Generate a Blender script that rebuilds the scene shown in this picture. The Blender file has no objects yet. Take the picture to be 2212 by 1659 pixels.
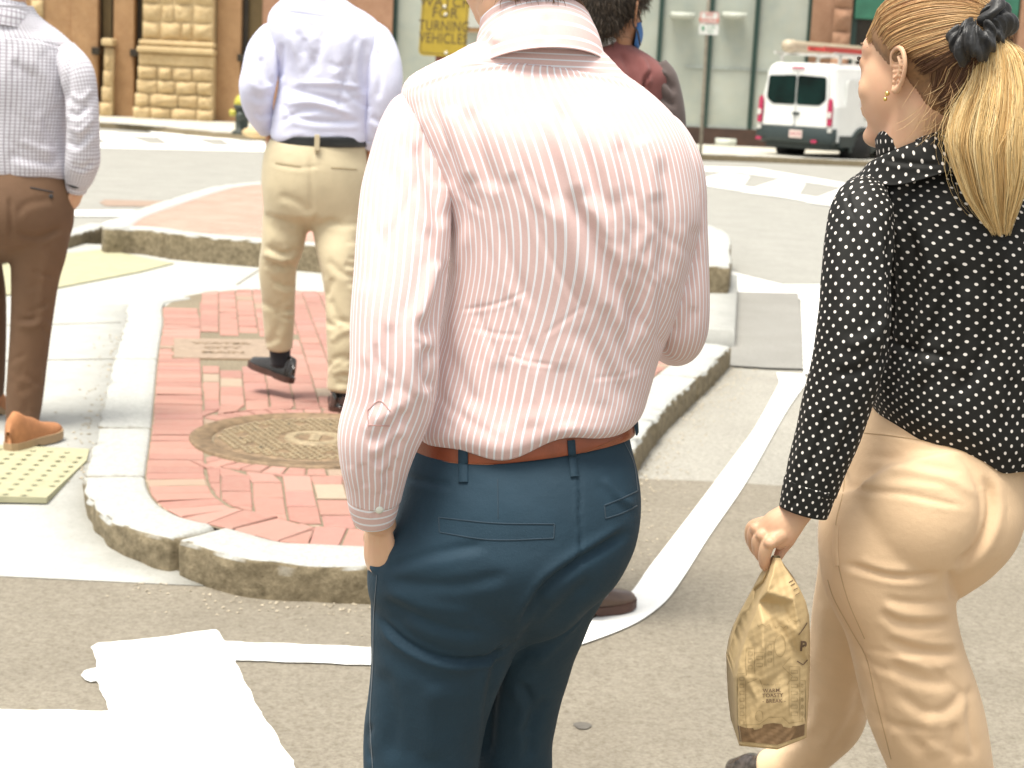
import bpy, math, random
import numpy as np
from mathutils import Vector
from mathutils.bvhtree import BVHTree
rng = np.random.default_rng(7); random.seed(7)
sc = bpy.context.scene
# ------------------------------------------------------------------ camera, sky, sun, exposure
CAM_H = 1.5; FPX = 3630.0; PITCH = math.atan(659/3630); ROLL = math.radians(2.75)
Fw = np.array([0, math.cos(PITCH), -math.sin(PITCH)]); R0 = np.array([1, 0, 0.]); U0 = np.array([0, math.sin(PITCH), math.cos(PITCH)])
Rt = math.cos(ROLL)*R0+math.sin(ROLL)*U0; Up = -math.sin(ROLL)*R0+math.cos(ROLL)*U0
C0 = np.array([0, 0, CAM_H])
cd = bpy.data.cameras.new('camera'); cam = bpy.data.objects.new('camera', cd); sc.collection.objects.link(cam)
cd.sensor_width = 36; cd.lens = FPX/2212*36; cd.clip_end = 600; cd.clip_start = 0.05
from mathutils import Matrix
cam.matrix_world = Matrix(((Rt[0], Up[0], -Fw[0], 0), (Rt[1], Up[1], -Fw[1], 0), (Rt[2], Up[2], -Fw[2], CAM_H), (0, 0, 0, 1)))
cd.dof.use_dof = True; cd.dof.focus_distance = 2.35; cd.dof.aperture_fstop = 10.5
sc.camera = cam
SUN_EL = math.radians(73); SUN_DIR = np.array([-0.42, -0.42]); SUN_DIR = SUN_DIR/np.linalg.norm(SUN_DIR)
w = bpy.data.worlds.new("World"); sc.world = w; w.use_nodes = True
nt = w.node_tree; bg = nt.nodes['Background']; sky = nt.nodes.new('ShaderNodeTexSky')
sky.sky_type = 'NISHITA'; sky.sun_disc = False; sky.sun_elevation = SUN_EL; sky.sun_rotation = math.atan2(SUN_DIR[0], SUN_DIR[1])
sky.air_density = 1.0; sky.dust_density = 4.0; sky.ozone_density = 1.0
hs = nt.nodes.new('ShaderNodeHueSaturation'); hs.inputs['Saturation'].default_value = 0.22
nt.links.new(sky.outputs[0], hs.inputs['Color']); wm = nt.nodes.new('ShaderNodeMix'); wm.data_type = 'RGBA'; wm.blend_type = 'MULTIPLY'; wm.inputs[0].default_value = 1; wm.inputs[7].default_value = (1.0, .99, .945, 1)
nt.links.new(hs.outputs[0], wm.inputs[6]); nt.links.new(wm.outputs[2], bg.inputs['Color']); bg.inputs['Strength'].default_value = 0.15
sl = bpy.data.lights.new('sun', 'SUN'); so = bpy.data.objects.new('sun', sl); sc.collection.objects.link(so)
sl.energy = 2.8; sl.angle = math.radians(22); sl.color = (1, 0.945, 0.84)
sd = Vector((SUN_DIR[0]*math.cos(SUN_EL), SUN_DIR[1]*math.cos(SUN_EL), math.sin(SUN_EL)))
so.rotation_euler = sd.to_track_quat('Z', 'Y').to_euler(); so.location = sd*30
sc.view_settings.view_transform = 'Standard'; sc.view_settings.look = 'None'; sc.view_settings.gamma = 1
sc.view_settings.exposure = 0.75
sc.render.film_transparent = False

# ------------------------------------------------------------------ pixel <-> space helpers (2212 px wide measure)
def ray(x, y):
    x = np.asarray(x, float); y = np.asarray(y, float)
    return Fw+((x-1106)/FPX)[..., None]*Rt-((y-829.5)/FPX)[..., None]*Up
def G(x, y, h=0.0):
    d = ray(x, y); return C0+d*((h-CAM_H)/d[..., 2])[..., None]
def P(x, y, Y):
    d = ray(x, y); return C0+d*(np.asarray(Y, float)/d[..., 1])[..., None]
def proj(V):
    q = V-C0; z = q@Fw
    return 1106+FPX*(q@Rt)/z, 829.5-FPX*(q@Up)/z
def unit(v):
    v = np.asarray(v, float); return v/np.maximum(np.linalg.norm(v, axis=-1, keepdims=True), 1e-9)
def crom(A, n, k=None):
    A = np.asarray(A, float); m = len(A)
    d = np.linalg.norm(np.diff(A[:, :3], axis=0), axis=1) if k is None else k
    t = np.concatenate([[0], np.cumsum(np.maximum(d, 1e-5))]); s = np.linspace(0, t[-1], n)
    i = np.clip(np.searchsorted(t, s, 'right')-1, 0, m-2); u = ((s-t[i])/(t[i+1]-t[i]))[:, None]
    tan = np.zeros_like(A)
    for j in range(m):
        a, b = max(j-1, 0), min(j+1, m-1); tan[j] = (A[b]-A[a])/(t[b]-t[a])
    h = (t[i+1]-t[i])[:, None]; u2 = u*u; u3 = u2*u
    return (2*u3-3*u2+1)*A[i]+(u3-2*u2+u)*h*tan[i]+(-2*u3+3*u2)*A[i+1]+(u3-u2)*h*tan[i+1]
def grid_faces(nr, na, closed=True):
    i = np.arange(nr-1)[:, None]; j = np.arange(na if closed else na-1)[None, :]; j2 = (j+1) % na if closed else j+1
    return np.stack([i*na+j, (i+1)*na+j, (i+1)*na+j2, i*na+j2], -1).reshape(-1, 4)
def ringtube(Cc, r, asp, na, S, B, e=2.0):
    a = np.linspace(0, 2*np.pi, na, endpoint=False); sn, cs = np.sin(a), np.cos(a)
    if e != 2.0:
        sn = np.sign(sn)*np.abs(sn)**(2/e); cs = np.sign(cs)*np.abs(cs)**(2/e)
    return Cc[:, None]+r[:, None, None]*(sn[None, :, None]*S[:, None]+(asp[:, None]*cs[None, :])[..., None]*B[:, None])
def tube(rows, nr, na, e=2.0, up=False):
    """rows of (px, py, Y, radius_px, depth aspect) -> verts (nr,na,3)"""
    R = np.array(rows, float); c = P(R[:, 0], R[:, 1], R[:, 2]); sc_ = ((c-C0)@Fw)/FPX
    A = crom(np.column_stack([c, R[:, 3]*sc_, R[:, 4]]), nr)
    T = unit(np.gradient(A[:, :3], axis=0)); V = unit(A[:, :3]-C0)
    if up: T = np.broadcast_to([0, 0, -1.], T.shape)
    S = unit(np.cross(T, V)); B = np.cross(S, T)
    return ringtube(A[:, :3], A[:, 3], A[:, 4], na, S, B, e)
def tube3(pts, rad, nr=12, na=10, asp=1.0, ref=(0, 0, 1)):
    pts = np.asarray(pts, float); A = crom(np.column_stack([pts, rad]), nr); c = A[:, :3]
    T = unit(np.gradient(c, axis=0)); ref = np.broadcast_to(np.asarray(ref, float), c.shape)
    S = unit(np.cross(T, ref)); B = np.cross(S, T)
    return ringtube(c, A[:, 3], np.full(nr, asp), na, S, B)
def closed(V, dome=0.4):
    """(nr,na,3) -> closed verts, faces(list)"""
    nr, na, _ = V.shape; v = V.reshape(-1, 3); c1 = V[0].mean(0); c2 = V[-1].mean(0)
    r1 = np.linalg.norm(V[0]-c1, axis=1).mean(); r2 = np.linalg.norm(V[-1]-c2, axis=1).mean()
    t1 = unit(V[0].mean(0)-V[1].mean(0)); t2 = unit(V[-1].mean(0)-V[-2].mean(0))
    v = np.vstack([v, c1+t1*r1*dome, c2+t2*r2*dome]); n = nr*na
    q = grid_faces(nr, na).tolist()
    for j in range(na):
        j2 = (j+1) % na; q.append([n, j, j2]); q.append([n+1, (nr-1)*na+j2, (nr-1)*na+j])
    return v, q
def ellipsoid(c, r, axes=None, n=20):
    th = np.linspace(0.02, np.pi-0.02, n); a = np.linspace(0, 2*np.pi, 2*n, endpoint=False)
    L = np.stack([np.sin(th)[:, None]*np.cos(a), np.sin(th)[:, None]*np.sin(a), np.cos(th)[:, None]*np.ones_like(a)], -1)*np.array(r)
    if axes is not None: L = L@np.array(axes)
    return closed(L+np.array(c), 0.1)
def box3(c, h, axes=None):
    s = np.array([[x, y, z] for x in (-1, 1) for y in (-1, 1) for z in (-1, 1)], float)*np.array(h)
    if axes is not None: s = s@np.array(axes)
    return s+np.array(c), [[0, 1, 3, 2], [4, 6, 7, 5], [0, 4, 5, 1], [2, 3, 7, 6], [0, 2, 6, 4], [1, 5, 7, 3]]
def merge(parts):
    vs, fs, o = [], [], 0
    for v, f in parts:
        vs.append(v); fs += [[i+o for i in q] for q in f]; o += len(v)
    return np.vstack(vs), fs
def tag(o, label=None, cat=None, group=None, kind=None):
    if label: o['label'] = label
    if cat: o['category'] = cat
    if group: o['group'] = group
    if kind: o['kind'] = kind
    return o
def mesh_data(name, v, f, uv=None, col=None, smooth=True):
    me = bpy.data.meshes.new(name)
    if isinstance(f, np.ndarray): 
        n, k = f.shape; me.vertices.add(len(v)); me.vertices.foreach_set('co', np.ascontiguousarray(v, dtype=np.float32).ravel())
        me.loops.add(n*k); me.loops.foreach_set('vertex_index', f.astype(np.int32).ravel())
        me.polygons.add(n); me.polygons.foreach_set('loop_start', np.arange(0, n*k, k, dtype=np.int32))
        me.update(calc_edges=True)
    else: me.from_pydata([tuple(x) for x in np.asarray(v).tolist()], [], f)
    if uv is not None:
        l = me.uv_layers.new(name='UVMap'); l.data.foreach_set('uv', np.asarray(uv, np.float32).ravel())
    if col is not None:
        a = me.color_attributes.new('tint', 'FLOAT_COLOR', 'POINT'); c4 = np.ones((len(v), 4), np.float32); c4[:, :3] = col; a.data.foreach_set('color', c4.ravel())
    if smooth: me.polygons.foreach_set('use_smooth', np.ones(len(me.polygons), bool))
    me.validate(); me.update(); return me
def mk(name, v, f, m, parent=None, loc=None, uv=None, col=None, smooth=True, bevel=0.0):
    v = np.asarray(v, float); org = np.array(parent['_o']) if parent is not None else (np.array(loc, float) if loc is not None else np.zeros(3))
    o = bpy.data.objects.new(name, mesh_data(name, v-org, f, uv, col, smooth)); sc.collection.objects.link(o)
    if m is not None: o.data.materials.append(m)
    if parent is not None: o.parent = parent; o['_o'] = list(org)
    else: o.location = org; o['_o'] = list(org)
    if bevel:
        b = o.modifiers.new('bevel', 'BEVEL'); b.width = bevel; b.segments = 2; b.limit_method = 'ANGLE'
    return o
def empty(name, loc, label, cat, group=None):
    o = bpy.data.objects.new(name, None); sc.collection.objects.link(o); o.location = loc; o['_o'] = list(map(float, loc)); o.empty_display_size = 0.1
    return tag(o, label, cat, group)
def remesh(parts, vox, it=6, fac=0.5):
    v, f = merge(parts); me = mesh_data('tmp', v, f); o = bpy.data.objects.new('tmp', me); sc.collection.objects.link(o)
    r = o.modifiers.new('r', 'REMESH'); r.mode = 'VOXEL'; r.voxel_size = vox
    if it:
        s = o.modifiers.new('s', 'SMOOTH'); s.iterations = it; s.factor = fac
    dg = bpy.context.evaluated_depsgraph_get(); ev = o.evaluated_get(dg); m2 = ev.to_mesh()
    V = np.empty(len(m2.vertices)*3, np.float32); m2.vertices.foreach_get('co', V); V = V.reshape(-1, 3).astype(float)
    F = [list(p.vertices) for p in m2.polygons]; ev.to_mesh_clear(); bpy.data.objects.remove(o); bpy.data.meshes.remove(me)
    return V, F
def vnormals(V, F):
    F4 = np.array([q if len(q) == 4 else list(q)+[q[-1]] for q in F]) if not isinstance(F, np.ndarray) else F
    n = np.cross(V[F4[:, 2]]-V[F4[:, 0]], V[F4[:, 3]]-V[F4[:, 1]] if F4.shape[1] == 4 else V[F4[:, 2]]-V[F4[:, 1]])
    N = np.zeros_like(V)
    for k in range(4): np.add.at(N, F4[:, k], n)
    return unit(N)
def fold(V, N, folds):
    """cloth folds: each (polyline px, width px, depth m); cuts or raises the cloth along its normal on the side seen"""
    x, y = proj(V); q = np.column_stack([x, y]); face = np.clip(-(N*unit(V-C0)).sum(1)*3, 0, 1); D = np.zeros(len(V))
    for pl, wd, am in folds:
        pl = np.asarray(pl, float)
        if len(pl) > 2: pl = crom(pl, 14, np.linalg.norm(np.diff(pl, axis=0), axis=1))
        lo, hi = pl.min(0)-3*wd, pl.max(0)+3*wd; idx = np.where((q > lo).all(1) & (q < hi).all(1) & (face > 0))[0]
        if not len(idx): continue
        p = q[idx]; seg = np.linalg.norm(np.diff(pl, axis=0), axis=1); cum = np.concatenate([[0], np.cumsum(seg)]); best = np.full(len(p), 1e9); tt = np.zeros(len(p)); sg = np.zeros(len(p))
        for k in range(len(pl)-1):
            d = pl[k+1]-pl[k]; L = max(seg[k], 1e-6); t = np.clip(((p-pl[k])@d)/L**2, 0, 1); e = p-(pl[k]+t[:, None]*d); dist = np.linalg.norm(e, axis=1)
            m = dist < best; best[m] = dist[m]; tt[m] = (cum[k]+t[m]*L)/cum[-1]; sg[m] = np.sign(d[0]*e[m, 1]-d[1]*e[m, 0])
        sd_ = best/wd*sg; prof = np.exp(-sd_**2*1.2)-0.35*np.exp(-(sd_-1.8)**2); taper = np.clip(np.minimum(tt, 1-tt)*5.5, 0, 1); taper = taper*taper*(3-2*taper)
        D[idx] += am*prof*taper
    return V+N*(D*face)[:, None]
def wob(V, N, amp, freq, seed=0, stretch=(1, 1, 1)):
    r = np.random.default_rng(seed); D = np.zeros(len(V))
    for k in range(7):
        d = unit(r.normal(size=3))*freq*(0.6+r.random()*1.2)*np.array(stretch); ph = r.random()*6.28
        D += np.sin(V@d+ph+1.3*np.sin(V@d[[1, 2, 0]]*0.7+ph))/7
    return V+N*(D*amp*2)[:, None]
def bvh(v, f): return BVHTree.FromPolygons([tuple(x) for x in v.tolist()], [list(map(int, q)) for q in f])
def hit(B, x, y, off=0.0):
    d = unit(ray(x, y)); h = B.ray_cast(Vector(C0), Vector(d))
    if h[0] is None: return None, None
    n = np.array(h[1]); n = n if n@d < 0 else -n
    return np.array(h[0])+n*off, n
def ribbon(B, pts, wpx, off=0.001, th=0.0015, n=24, Yd=2.3):
    """flat strip lying on a built surface along image-traced points"""
    pts = np.asarray(pts, float); A = crom(pts, n, np.linalg.norm(np.diff(pts, axis=0), axis=1)) if len(pts) > 1 else pts
    d = unit(np.gradient(A, axis=0)); nn = np.column_stack([-d[:, 1], d[:, 0]]); rows = []
    for i in range(n):
        r = []
        for s, dz in ((-.5, 0), (-.42, th), (0, th), (.42, th), (.5, 0)):
            p = A[i]+nn[i]*s*wpx; h, nrm = hit(B, p[0], p[1], off+dz)
            if h is None: h = rows[-1][len(r)] if rows else P(p[0], p[1], Yd)
            r.append(h)
        rows.append(r)
    V = np.array(rows); return V.reshape(-1, 3), grid_faces(n, 5, False)
# ------------------------------------------------------------------ materials
class NT:
    def __init__(s, name):
        s.m = bpy.data.materials.new(name); s.m.use_nodes = True; s.t = s.m.node_tree; s.b = s.t.nodes['Principled BSDF']
    def n(s, ty, **k):
        o = s.t.nodes.new(ty)
        for a, v in k.items(): setattr(o, a, v)
        return o
    def l(s, a, b): s.t.links.new(a, b)
    def math(s, op, a, b=None, c=None):
        o = s.n('ShaderNodeMath', operation=op)
        for i, v in enumerate((a, b, c)):
            if v is None: continue
            if isinstance(v, (int, float)): o.inputs[i].default_value = v
            else: s.l(v, o.inputs[i])
        return o.outputs[0]
    def mix(s, f, a, b):
        o = s.n('ShaderNodeMix', data_type='RGBA'); 
        for i, v in ((0, f), (6, a), (7, b)):
            if isinstance(v, (int, float)): o.inputs[i].default_value = v
            elif isinstance(v, tuple): o.inputs[i].default_value = (*v, 1)[:4]
            else: s.l(v, o.inputs[i])
        return o.outputs[2]
    def noise(s, scale, detail=4, vec=None, rough=.55):
        o = s.n('ShaderNodeTexNoise'); o.inputs['Scale'].default_value = scale; o.inputs['Detail'].default_value = detail; o.inputs['Roughness'].default_value = rough
        s.l(vec if vec is not None else s.pos(), o.inputs['Vector']); return o.outputs[0]
    def pos(s):
        if not hasattr(s, '_p'): s._p = s.n('ShaderNodeNewGeometry').outputs['Position']
        return s._p
    def uv(s):
        if not hasattr(s, '_u'):
            s._u = s.n('ShaderNodeUVMap'); s._u.uv_map = 'UVMap'; x = s.n('ShaderNodeSeparateXYZ'); s.l(s._u.outputs[0], x.inputs[0]); s._x = x
        return s._x.outputs[0], s._x.outputs[1], s._u.outputs[0]
    def ramp(s, f, lo, hi):
        o = s.n('ShaderNodeMapRange'); s.l(f, o.inputs[0]); o.inputs[1].default_value = lo; o.inputs[2].default_value = hi; return o.outputs[0]
    def bump(s, h, dist, st=1.0):
        o = s.n('ShaderNodeBump'); o.inputs['Strength'].default_value = st; o.inputs['Distance'].default_value = dist; s.l(h, o.inputs['Height']); s.l(o.outputs[0], s.b.inputs['Normal'])
    def set(s, col=None, rough=None, **k):
        if col is not None:
            if isinstance(col, tuple): s.b.inputs['Base Color'].default_value = (*col, 1)
            else: s.l(col, s.b.inputs['Base Color'])
        if rough is not None: s.b.inputs['Roughness'].default_value = rough
        for a, v in k.items(): s.b.inputs[a.replace('_', ' ')].default_value = v
        return s
def plain(name, col, rough=.7, var=.15, scale=20, bump=0.0, bscale=200, **k):
    m = NT(name); f = m.ramp(m.noise(scale), .3, .7); c2 = tuple(min(1, x*(1+var)) for x in col); c1 = tuple(x*(1-var) for x in col)
    m.set(m.mix(f, c1, c2), rough, **k)
    if bump: m.bump(m.noise(bscale, 3), bump)
    return m.m
def speckle(name, a, b, c, sc1, sc2, rough=.9, bump=.003):
    """asphalt / granite: two tones, light grains, broad stains"""
    m = NT(name); f = m.ramp(m.noise(sc1, 6, rough=.75), .38, .62); g = m.ramp(m.noise(sc2, 3), .35, .65); h = m.ramp(m.noise(2.2, 5), .35, .7)
    col = m.mix(f, a, b); col = m.mix(m.math('MULTIPLY', g, .45), col, c); col = m.mix(m.math('MULTIPLY', h, .3), col, tuple(x*.72 for x in a))
    m.set(col, rough); m.bump(m.noise(sc1*1.3, 5, rough=.8), bump); return m.m
M = {}
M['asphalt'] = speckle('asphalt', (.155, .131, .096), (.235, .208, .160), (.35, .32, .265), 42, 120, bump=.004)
M['asphalt_sunlit'] = speckle('asphalt_sunlit', (.22, .208, .175), (.35, .335, .29), (.44, .42, .38), 45, 120, bump=.003)  # same road past the shade edge, sunlight painted in as a paler tone
M['asphalt_far_sunlit'] = speckle('asphalt_far_sunlit', (.245, .24, .215), (.315, .31, .28), (.37, .36, .33), 14, 60)  # far road: sun and grazing glare put into the asphalt colour
M['asphalt_patch'] = speckle('asphalt_patch', (.20, .195, .175), (.27, .26, .235), (.33, .32, .3), 60, 150)
M['concrete'] = speckle('concrete', (.37, .37, .34), (.45, .45, .42), (.50, .50, .47), 9, 90, bump=.0015)
M['sidewalk'] = speckle('sidewalk', (.46, .44, .36), (.54, .52, .45), (.56, .54, .49), 3, 20)
M['paint'] = speckle('paint', (.78, .78, .75), (.86, .86, .84), (.86, .86, .84), 25, 120, rough=.6, bump=.001)
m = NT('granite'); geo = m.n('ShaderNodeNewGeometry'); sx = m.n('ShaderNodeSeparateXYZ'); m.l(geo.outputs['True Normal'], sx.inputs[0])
f = m.ramp(m.noise(70, 6, rough=.75), .35, .65); top = m.mix(f, (.34, .345, .325), (.48, .485, .46)); fs = m.ramp(m.noise(32, 6, rough=.7), .3, .7); side = m.mix(fs, (.10, .078, .042), (.30, .245, .155))  # sides browner than tops: dirty stone plus painted-in shade
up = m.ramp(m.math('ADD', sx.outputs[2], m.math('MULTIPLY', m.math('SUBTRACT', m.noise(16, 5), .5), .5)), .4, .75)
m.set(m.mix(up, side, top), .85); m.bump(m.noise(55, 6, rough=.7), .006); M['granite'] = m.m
m = NT('brick'); at = m.n('ShaderNodeAttribute'); at.attribute_name = 'tint'; f = m.ramp(m.noise(28, 6, rough=.7), .3, .75)
m.set(m.mix(m.math('MULTIPLY', f, .55), at.outputs['Color'], (.34, .235, .19)), .85); m.bump(m.noise(90, 5, rough=.7), .003); M['brick'] = m.m
M['mortar'] = speckle('joint_sand', (.12, .09, .055), (.24, .19, .12), (.36, .33, .25), 90, 200)
m = NT('brick_far'); bt = m.n('ShaderNodeTexBrick'); m.l(m.pos(), bt.inputs['Vector']); bt.inputs['Scale'].default_value = 4.5
bt.inputs['Color1'].default_value = (.46, .23, .18, 1); bt.inputs['Color2'].default_value = (.36, .17, .13, 1); bt.inputs['Mortar'].default_value = (.44, .33, .26, 1); bt.inputs['Mortar Size'].default_value = .02
f = m.ramp(m.noise(3, 4), .35, .7); m.set(m.mix(m.math('MULTIPLY', f, .5), bt.outputs[0], (.52, .34, .28)), .9); M['brick_far'] = m.m
M['tactile'] = plain('tactile_yellow', (.38, .365, .235), .7, .08, 14, .0005)
M['iron'] = plain('rusty_iron', (.21, .145, .085), .6, .35, 30, .002, 90, Metallic=.2)
M['iron_light'] = plain('worn_iron', (.34, .27, .17), .55, .35, 60, .001, 120, Metallic=.2)
M['hole'] = plain('dark_hole', (.02, .018, .015), .9)
M['plate'] = plain('cover_plate', (.30, .225, .165), .7, .15, 25, .001)

def cloth(name, col, rough=.85, var=.06, weave=900, wb=.0004, sheen=.15, scale=9):
    m = NT(name); f = m.ramp(m.noise(scale, 4), .35, .65)
    c = m.mix(f, tuple(x*(1-var) for x in col), tuple(min(1, x*(1+var)) for x in col)); m.set(c, rough, Sheen_Weight=sheen)
    m.bump(m.math('ADD', m.math('MULTIPLY', m.noise(weave, 2), .15), m.noise(38, 4, rough=.6)), .0022, .6); return m.m
def stripe_cloth(name, base, line, period, width, base2=None):
    m = NT(name); u, v, vec = m.uv(); f = m.math('FRACT', m.math('DIVIDE', u, period)); d = m.math('ABSOLUTE', m.math('SUBTRACT', f, .5))
    ln = m.ramp(d, width, width*.72); gap = m.ramp(d, width*.28, width*.12)
    nz = m.ramp(m.noise(420, 2), .2, .8); bc = m.mix(nz, tuple(x*.95 for x in base), tuple(min(1, x*1.04) for x in base))
    c = m.mix(ln, bc, line); c = m.mix(m.math('MULTIPLY', gap, .35), c, base); m.set(c, .8, Sheen_Weight=.2)
    m.b.inputs['Transmission Weight'].default_value = 0; m.bump(m.noise(70, 3), .0005, .4); return m.m
M['pink'] = stripe_cloth('pink_striped_cotton', (.64, .455, .435), (.76, .79, .84), .0118, .14)
m = NT('checked_cotton'); u, v, vec = m.uv(); out = None
for q, per, wd in ((u, .0125, .12), (v, .0125, .12)):
    d = m.math('ABSOLUTE', m.math('SUBTRACT', m.math('FRACT', m.math('DIVIDE', q, per)), .5)); l_ = m.ramp(d, wd, wd*.6); out = l_ if out is None else m.math('MAXIMUM', out, l_)
m.set(m.mix(m.math('MULTIPLY', out, .85), (.66, .665, .72), (.20, .15, .20)), .85, Sheen_Weight=.2); m.bump(m.noise(60, 3), .001, .3); M['check'] = m.m
m = NT('polka_dot_silk'); u, v, vec = m.uv(); out = None; per = .0190
for k in (0, .5):
    a = m.math('SUBTRACT', m.math('FRACT', m.math('ADD', m.math('DIVIDE', u, per), k)), .5); b = m.math('SUBTRACT', m.math('FRACT', m.math('ADD', m.math('DIVIDE', v, per), k)), .5)
    d = m.math('SQRT', m.math('ADD', m.math('MULTIPLY', a, a), m.math('MULTIPLY', b, b))); l_ = m.ramp(d, .132, .102); out = l_ if out is None else m.math('MAXIMUM', out, l_)
m.set(m.mix(out, (.012, .012, .011), (.74, .70, .66)), .68, Specular_IOR_Level=.25); m.bump(m.noise(500, 2), .0002, .4); M['dots'] = m.m
M['blue_shirt'] = cloth('pale_blue_cotton', (.66, .68, .85)); M['navy'] = cloth('navy_chino', (.0065, .030, .052), .8, .08, sheen=.0)
M['khaki'] = cloth('khaki_cotton', (.56, .48, .32)); M['tan'] = cloth('tan_trousers', (.66, .47, .295), .85, .04, sheen=.05); M['brown'] = cloth('brown_chino', (.15, .083, .045), .85, sheen=.0)
M['vest'] = cloth('burgundy_wool', (.20, .065, .06)); M['dark_grey'] = cloth('dark_grey_cotton', (.095, .07, .065)); M['charcoal'] = cloth('charcoal_wool', (.035, .033, .035)); M['white_cloth'] = cloth('white_cotton', (.78, .80, .80))
M['belt'] = plain('cognac_leather', (.23, .050, .016), .32, .18, 30, .0005, 300, Coat_Weight=.4); M['belt_black'] = plain('black_leather', (.014, .016, .017), .35, .2, 30, Coat_Weight=.3)
M['shoe_black'] = plain('polished_black_leather', (.016, .013, .011), .18, .2, 20, Coat_Weight=.6); M['shoe_brown'] = plain('brown_leather', (.10, .06, .042), .35, .2, 20, Coat_Weight=.3)
M['suede'] = plain('tan_suede', (.40, .175, .075), .9, .15, 30, .001); M['sole_tan'] = plain('crepe_sole', (.34, .23, .13), .8, .1); M['sole_dark'] = plain('dark_sole', (.06, .025, .016), .6, .2)
M['sock'] = cloth('black_sock', (.008, .009, .013)); M['thread'] = cloth('navy_seam', (.014, .035, .055)); M['pink_thread'] = cloth('pink_seam', (.55, .32, .30)); M['tan_seam'] = cloth('tan_seam', (.47, .32, .18))
M['button'] = plain('pearl_button', (.72, .74, .66), .3, .05); M['gold'] = plain('gold', (.8, .58, .2), .2, .05, Metallic=1.0)
def skin(name, col, red):
    m = NT(name); f = m.ramp(m.noise(22, 4), .35, .7); m.set(m.mix(m.math('MULTIPLY', f, .5), col, red), .5, Subsurface_Weight=.12, Subsurface_Scale=.01)
    m.b.inputs['Subsurface Radius'].default_value = (1, .35, .2); m.bump(m.noise(500, 3), .0003, .4); return m.m
M['skin'] = skin('fair_skin', (.62, .40, .25), (.62, .31, .215)); M['skin_dark'] = skin('tanned_skin', (.42, .21, .11), (.40, .17, .10))
def hairmat(name, rough=.35):
    m = NT(name); at = m.n('ShaderNodeAttribute'); at.attribute_name = 'tint'; m.set(at.outputs['Color'], .5, Specular_IOR_Level=.45); return m.m
M['hair'] = hairmat('hair')
m = NT('black_satin'); m.set((.012, .012, .013), .5, Sheen_Weight=.1); m.bump(m.noise(40, 4), .004); M['satin'] = m.m
# ------------------------------------------------------------------ ground, roads, paving
def sheet(name, pts, z, m, kind='structure', sub=False):
    v = np.array([[p[0], p[1], z] for p in pts]); return tag(mk(name, v, [list(range(len(pts)))], m, smooth=False), kind=kind)
def gp(L, h=0.0): return [G(x, y, h)[:2] for x, y in L]
def rough_edge(pts, amp=.006, step=.02, seed=1):
    r = np.random.default_rng(seed); out = []; n = len(pts)
    for i in range(n):
        a, b = np.array(pts[i]), np.array(pts[(i+1) % n]); L = np.linalg.norm(b-a); k = max(1, min(200, int(L/step))); nn = np.array([-(b-a)[1], (b-a)[0]])/max(L, 1e-6)
        ph = r.random()*6
        for j in range(k):
            t = j/k; out.append(a+(b-a)*t+nn*amp*(r.normal()*.35+.7*math.sin(t*L*37+ph)) if j else a)
    return out
sheet('ground', [(-150, -20), (150, -20), (150, 160), (-150, 160)], 0, M['asphalt_far_sunlit'])
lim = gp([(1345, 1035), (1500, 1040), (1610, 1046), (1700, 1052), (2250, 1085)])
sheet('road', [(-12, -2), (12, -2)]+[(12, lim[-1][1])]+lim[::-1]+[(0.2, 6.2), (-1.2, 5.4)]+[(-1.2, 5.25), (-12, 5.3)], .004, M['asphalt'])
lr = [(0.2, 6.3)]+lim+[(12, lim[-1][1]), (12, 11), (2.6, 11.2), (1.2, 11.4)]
sheet('road', lr, .002, M['asphalt_sunlit'])
# concrete crossing path, a ramp at the near end
Y0 = G(150, 1256, 0)[1]; Y1 = G(185, 1015, .1)[1]; HR = .105
def ramp_h(Y): return HR*np.clip((Y-Y0)/(Y1-Y0), 0, 1)
def resample(p, n):
    p = np.array(p, float); return crom(p, n, np.linalg.norm(np.diff(p, axis=0), axis=1))
outer_px = [(352, 640), (285, 652), (269, 701), (246, 778), (210, 928), (186, 1015), (181, 1040), (188, 1079), (215, 1113), (269, 1144), (327, 1161), (375, 1171), (538, 1214), (711, 1225), (792, 1229)]
outer = gp(outer_px, .11)+[(-.12, 4.6), (.1, 4.78), (.27, 5.25), (.4, 5.9), (.54, 6.6)]+gp([(1438, 885), (1496, 831), (1546, 785), (1579, 751)], .11)
outer = resample(outer, 420)
def offset(p, d):
    t = unit(np.gradient(p, axis=0)); n = np.column_stack([-t[:, 1], t[:, 0]]); return p+n*d
inner = offset(outer, .2)
rows = []
for k, Y in enumerate(np.linspace(Y0, 12.75, 90)):
    lft = outer[12:235]; X = lft[np.argmin(abs(lft[:, 1]-Y)), 0] if Y < lft[0, 1] else None
    xr = X+.04 if X is not None else 1.2+(Y-9.1)*.13
    rows.append([(x, Y, ramp_h(Y)+.006) for x in np.linspace(-9, xr, 29)]+[(xr+.012, Y, -.03)])
V = np.array(rows); Fq = grid_faces(90, 30, False); tag(mk('pavement', V.reshape(-1, 3), Fq, M['concrete'], smooth=False), kind='structure')
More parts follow.
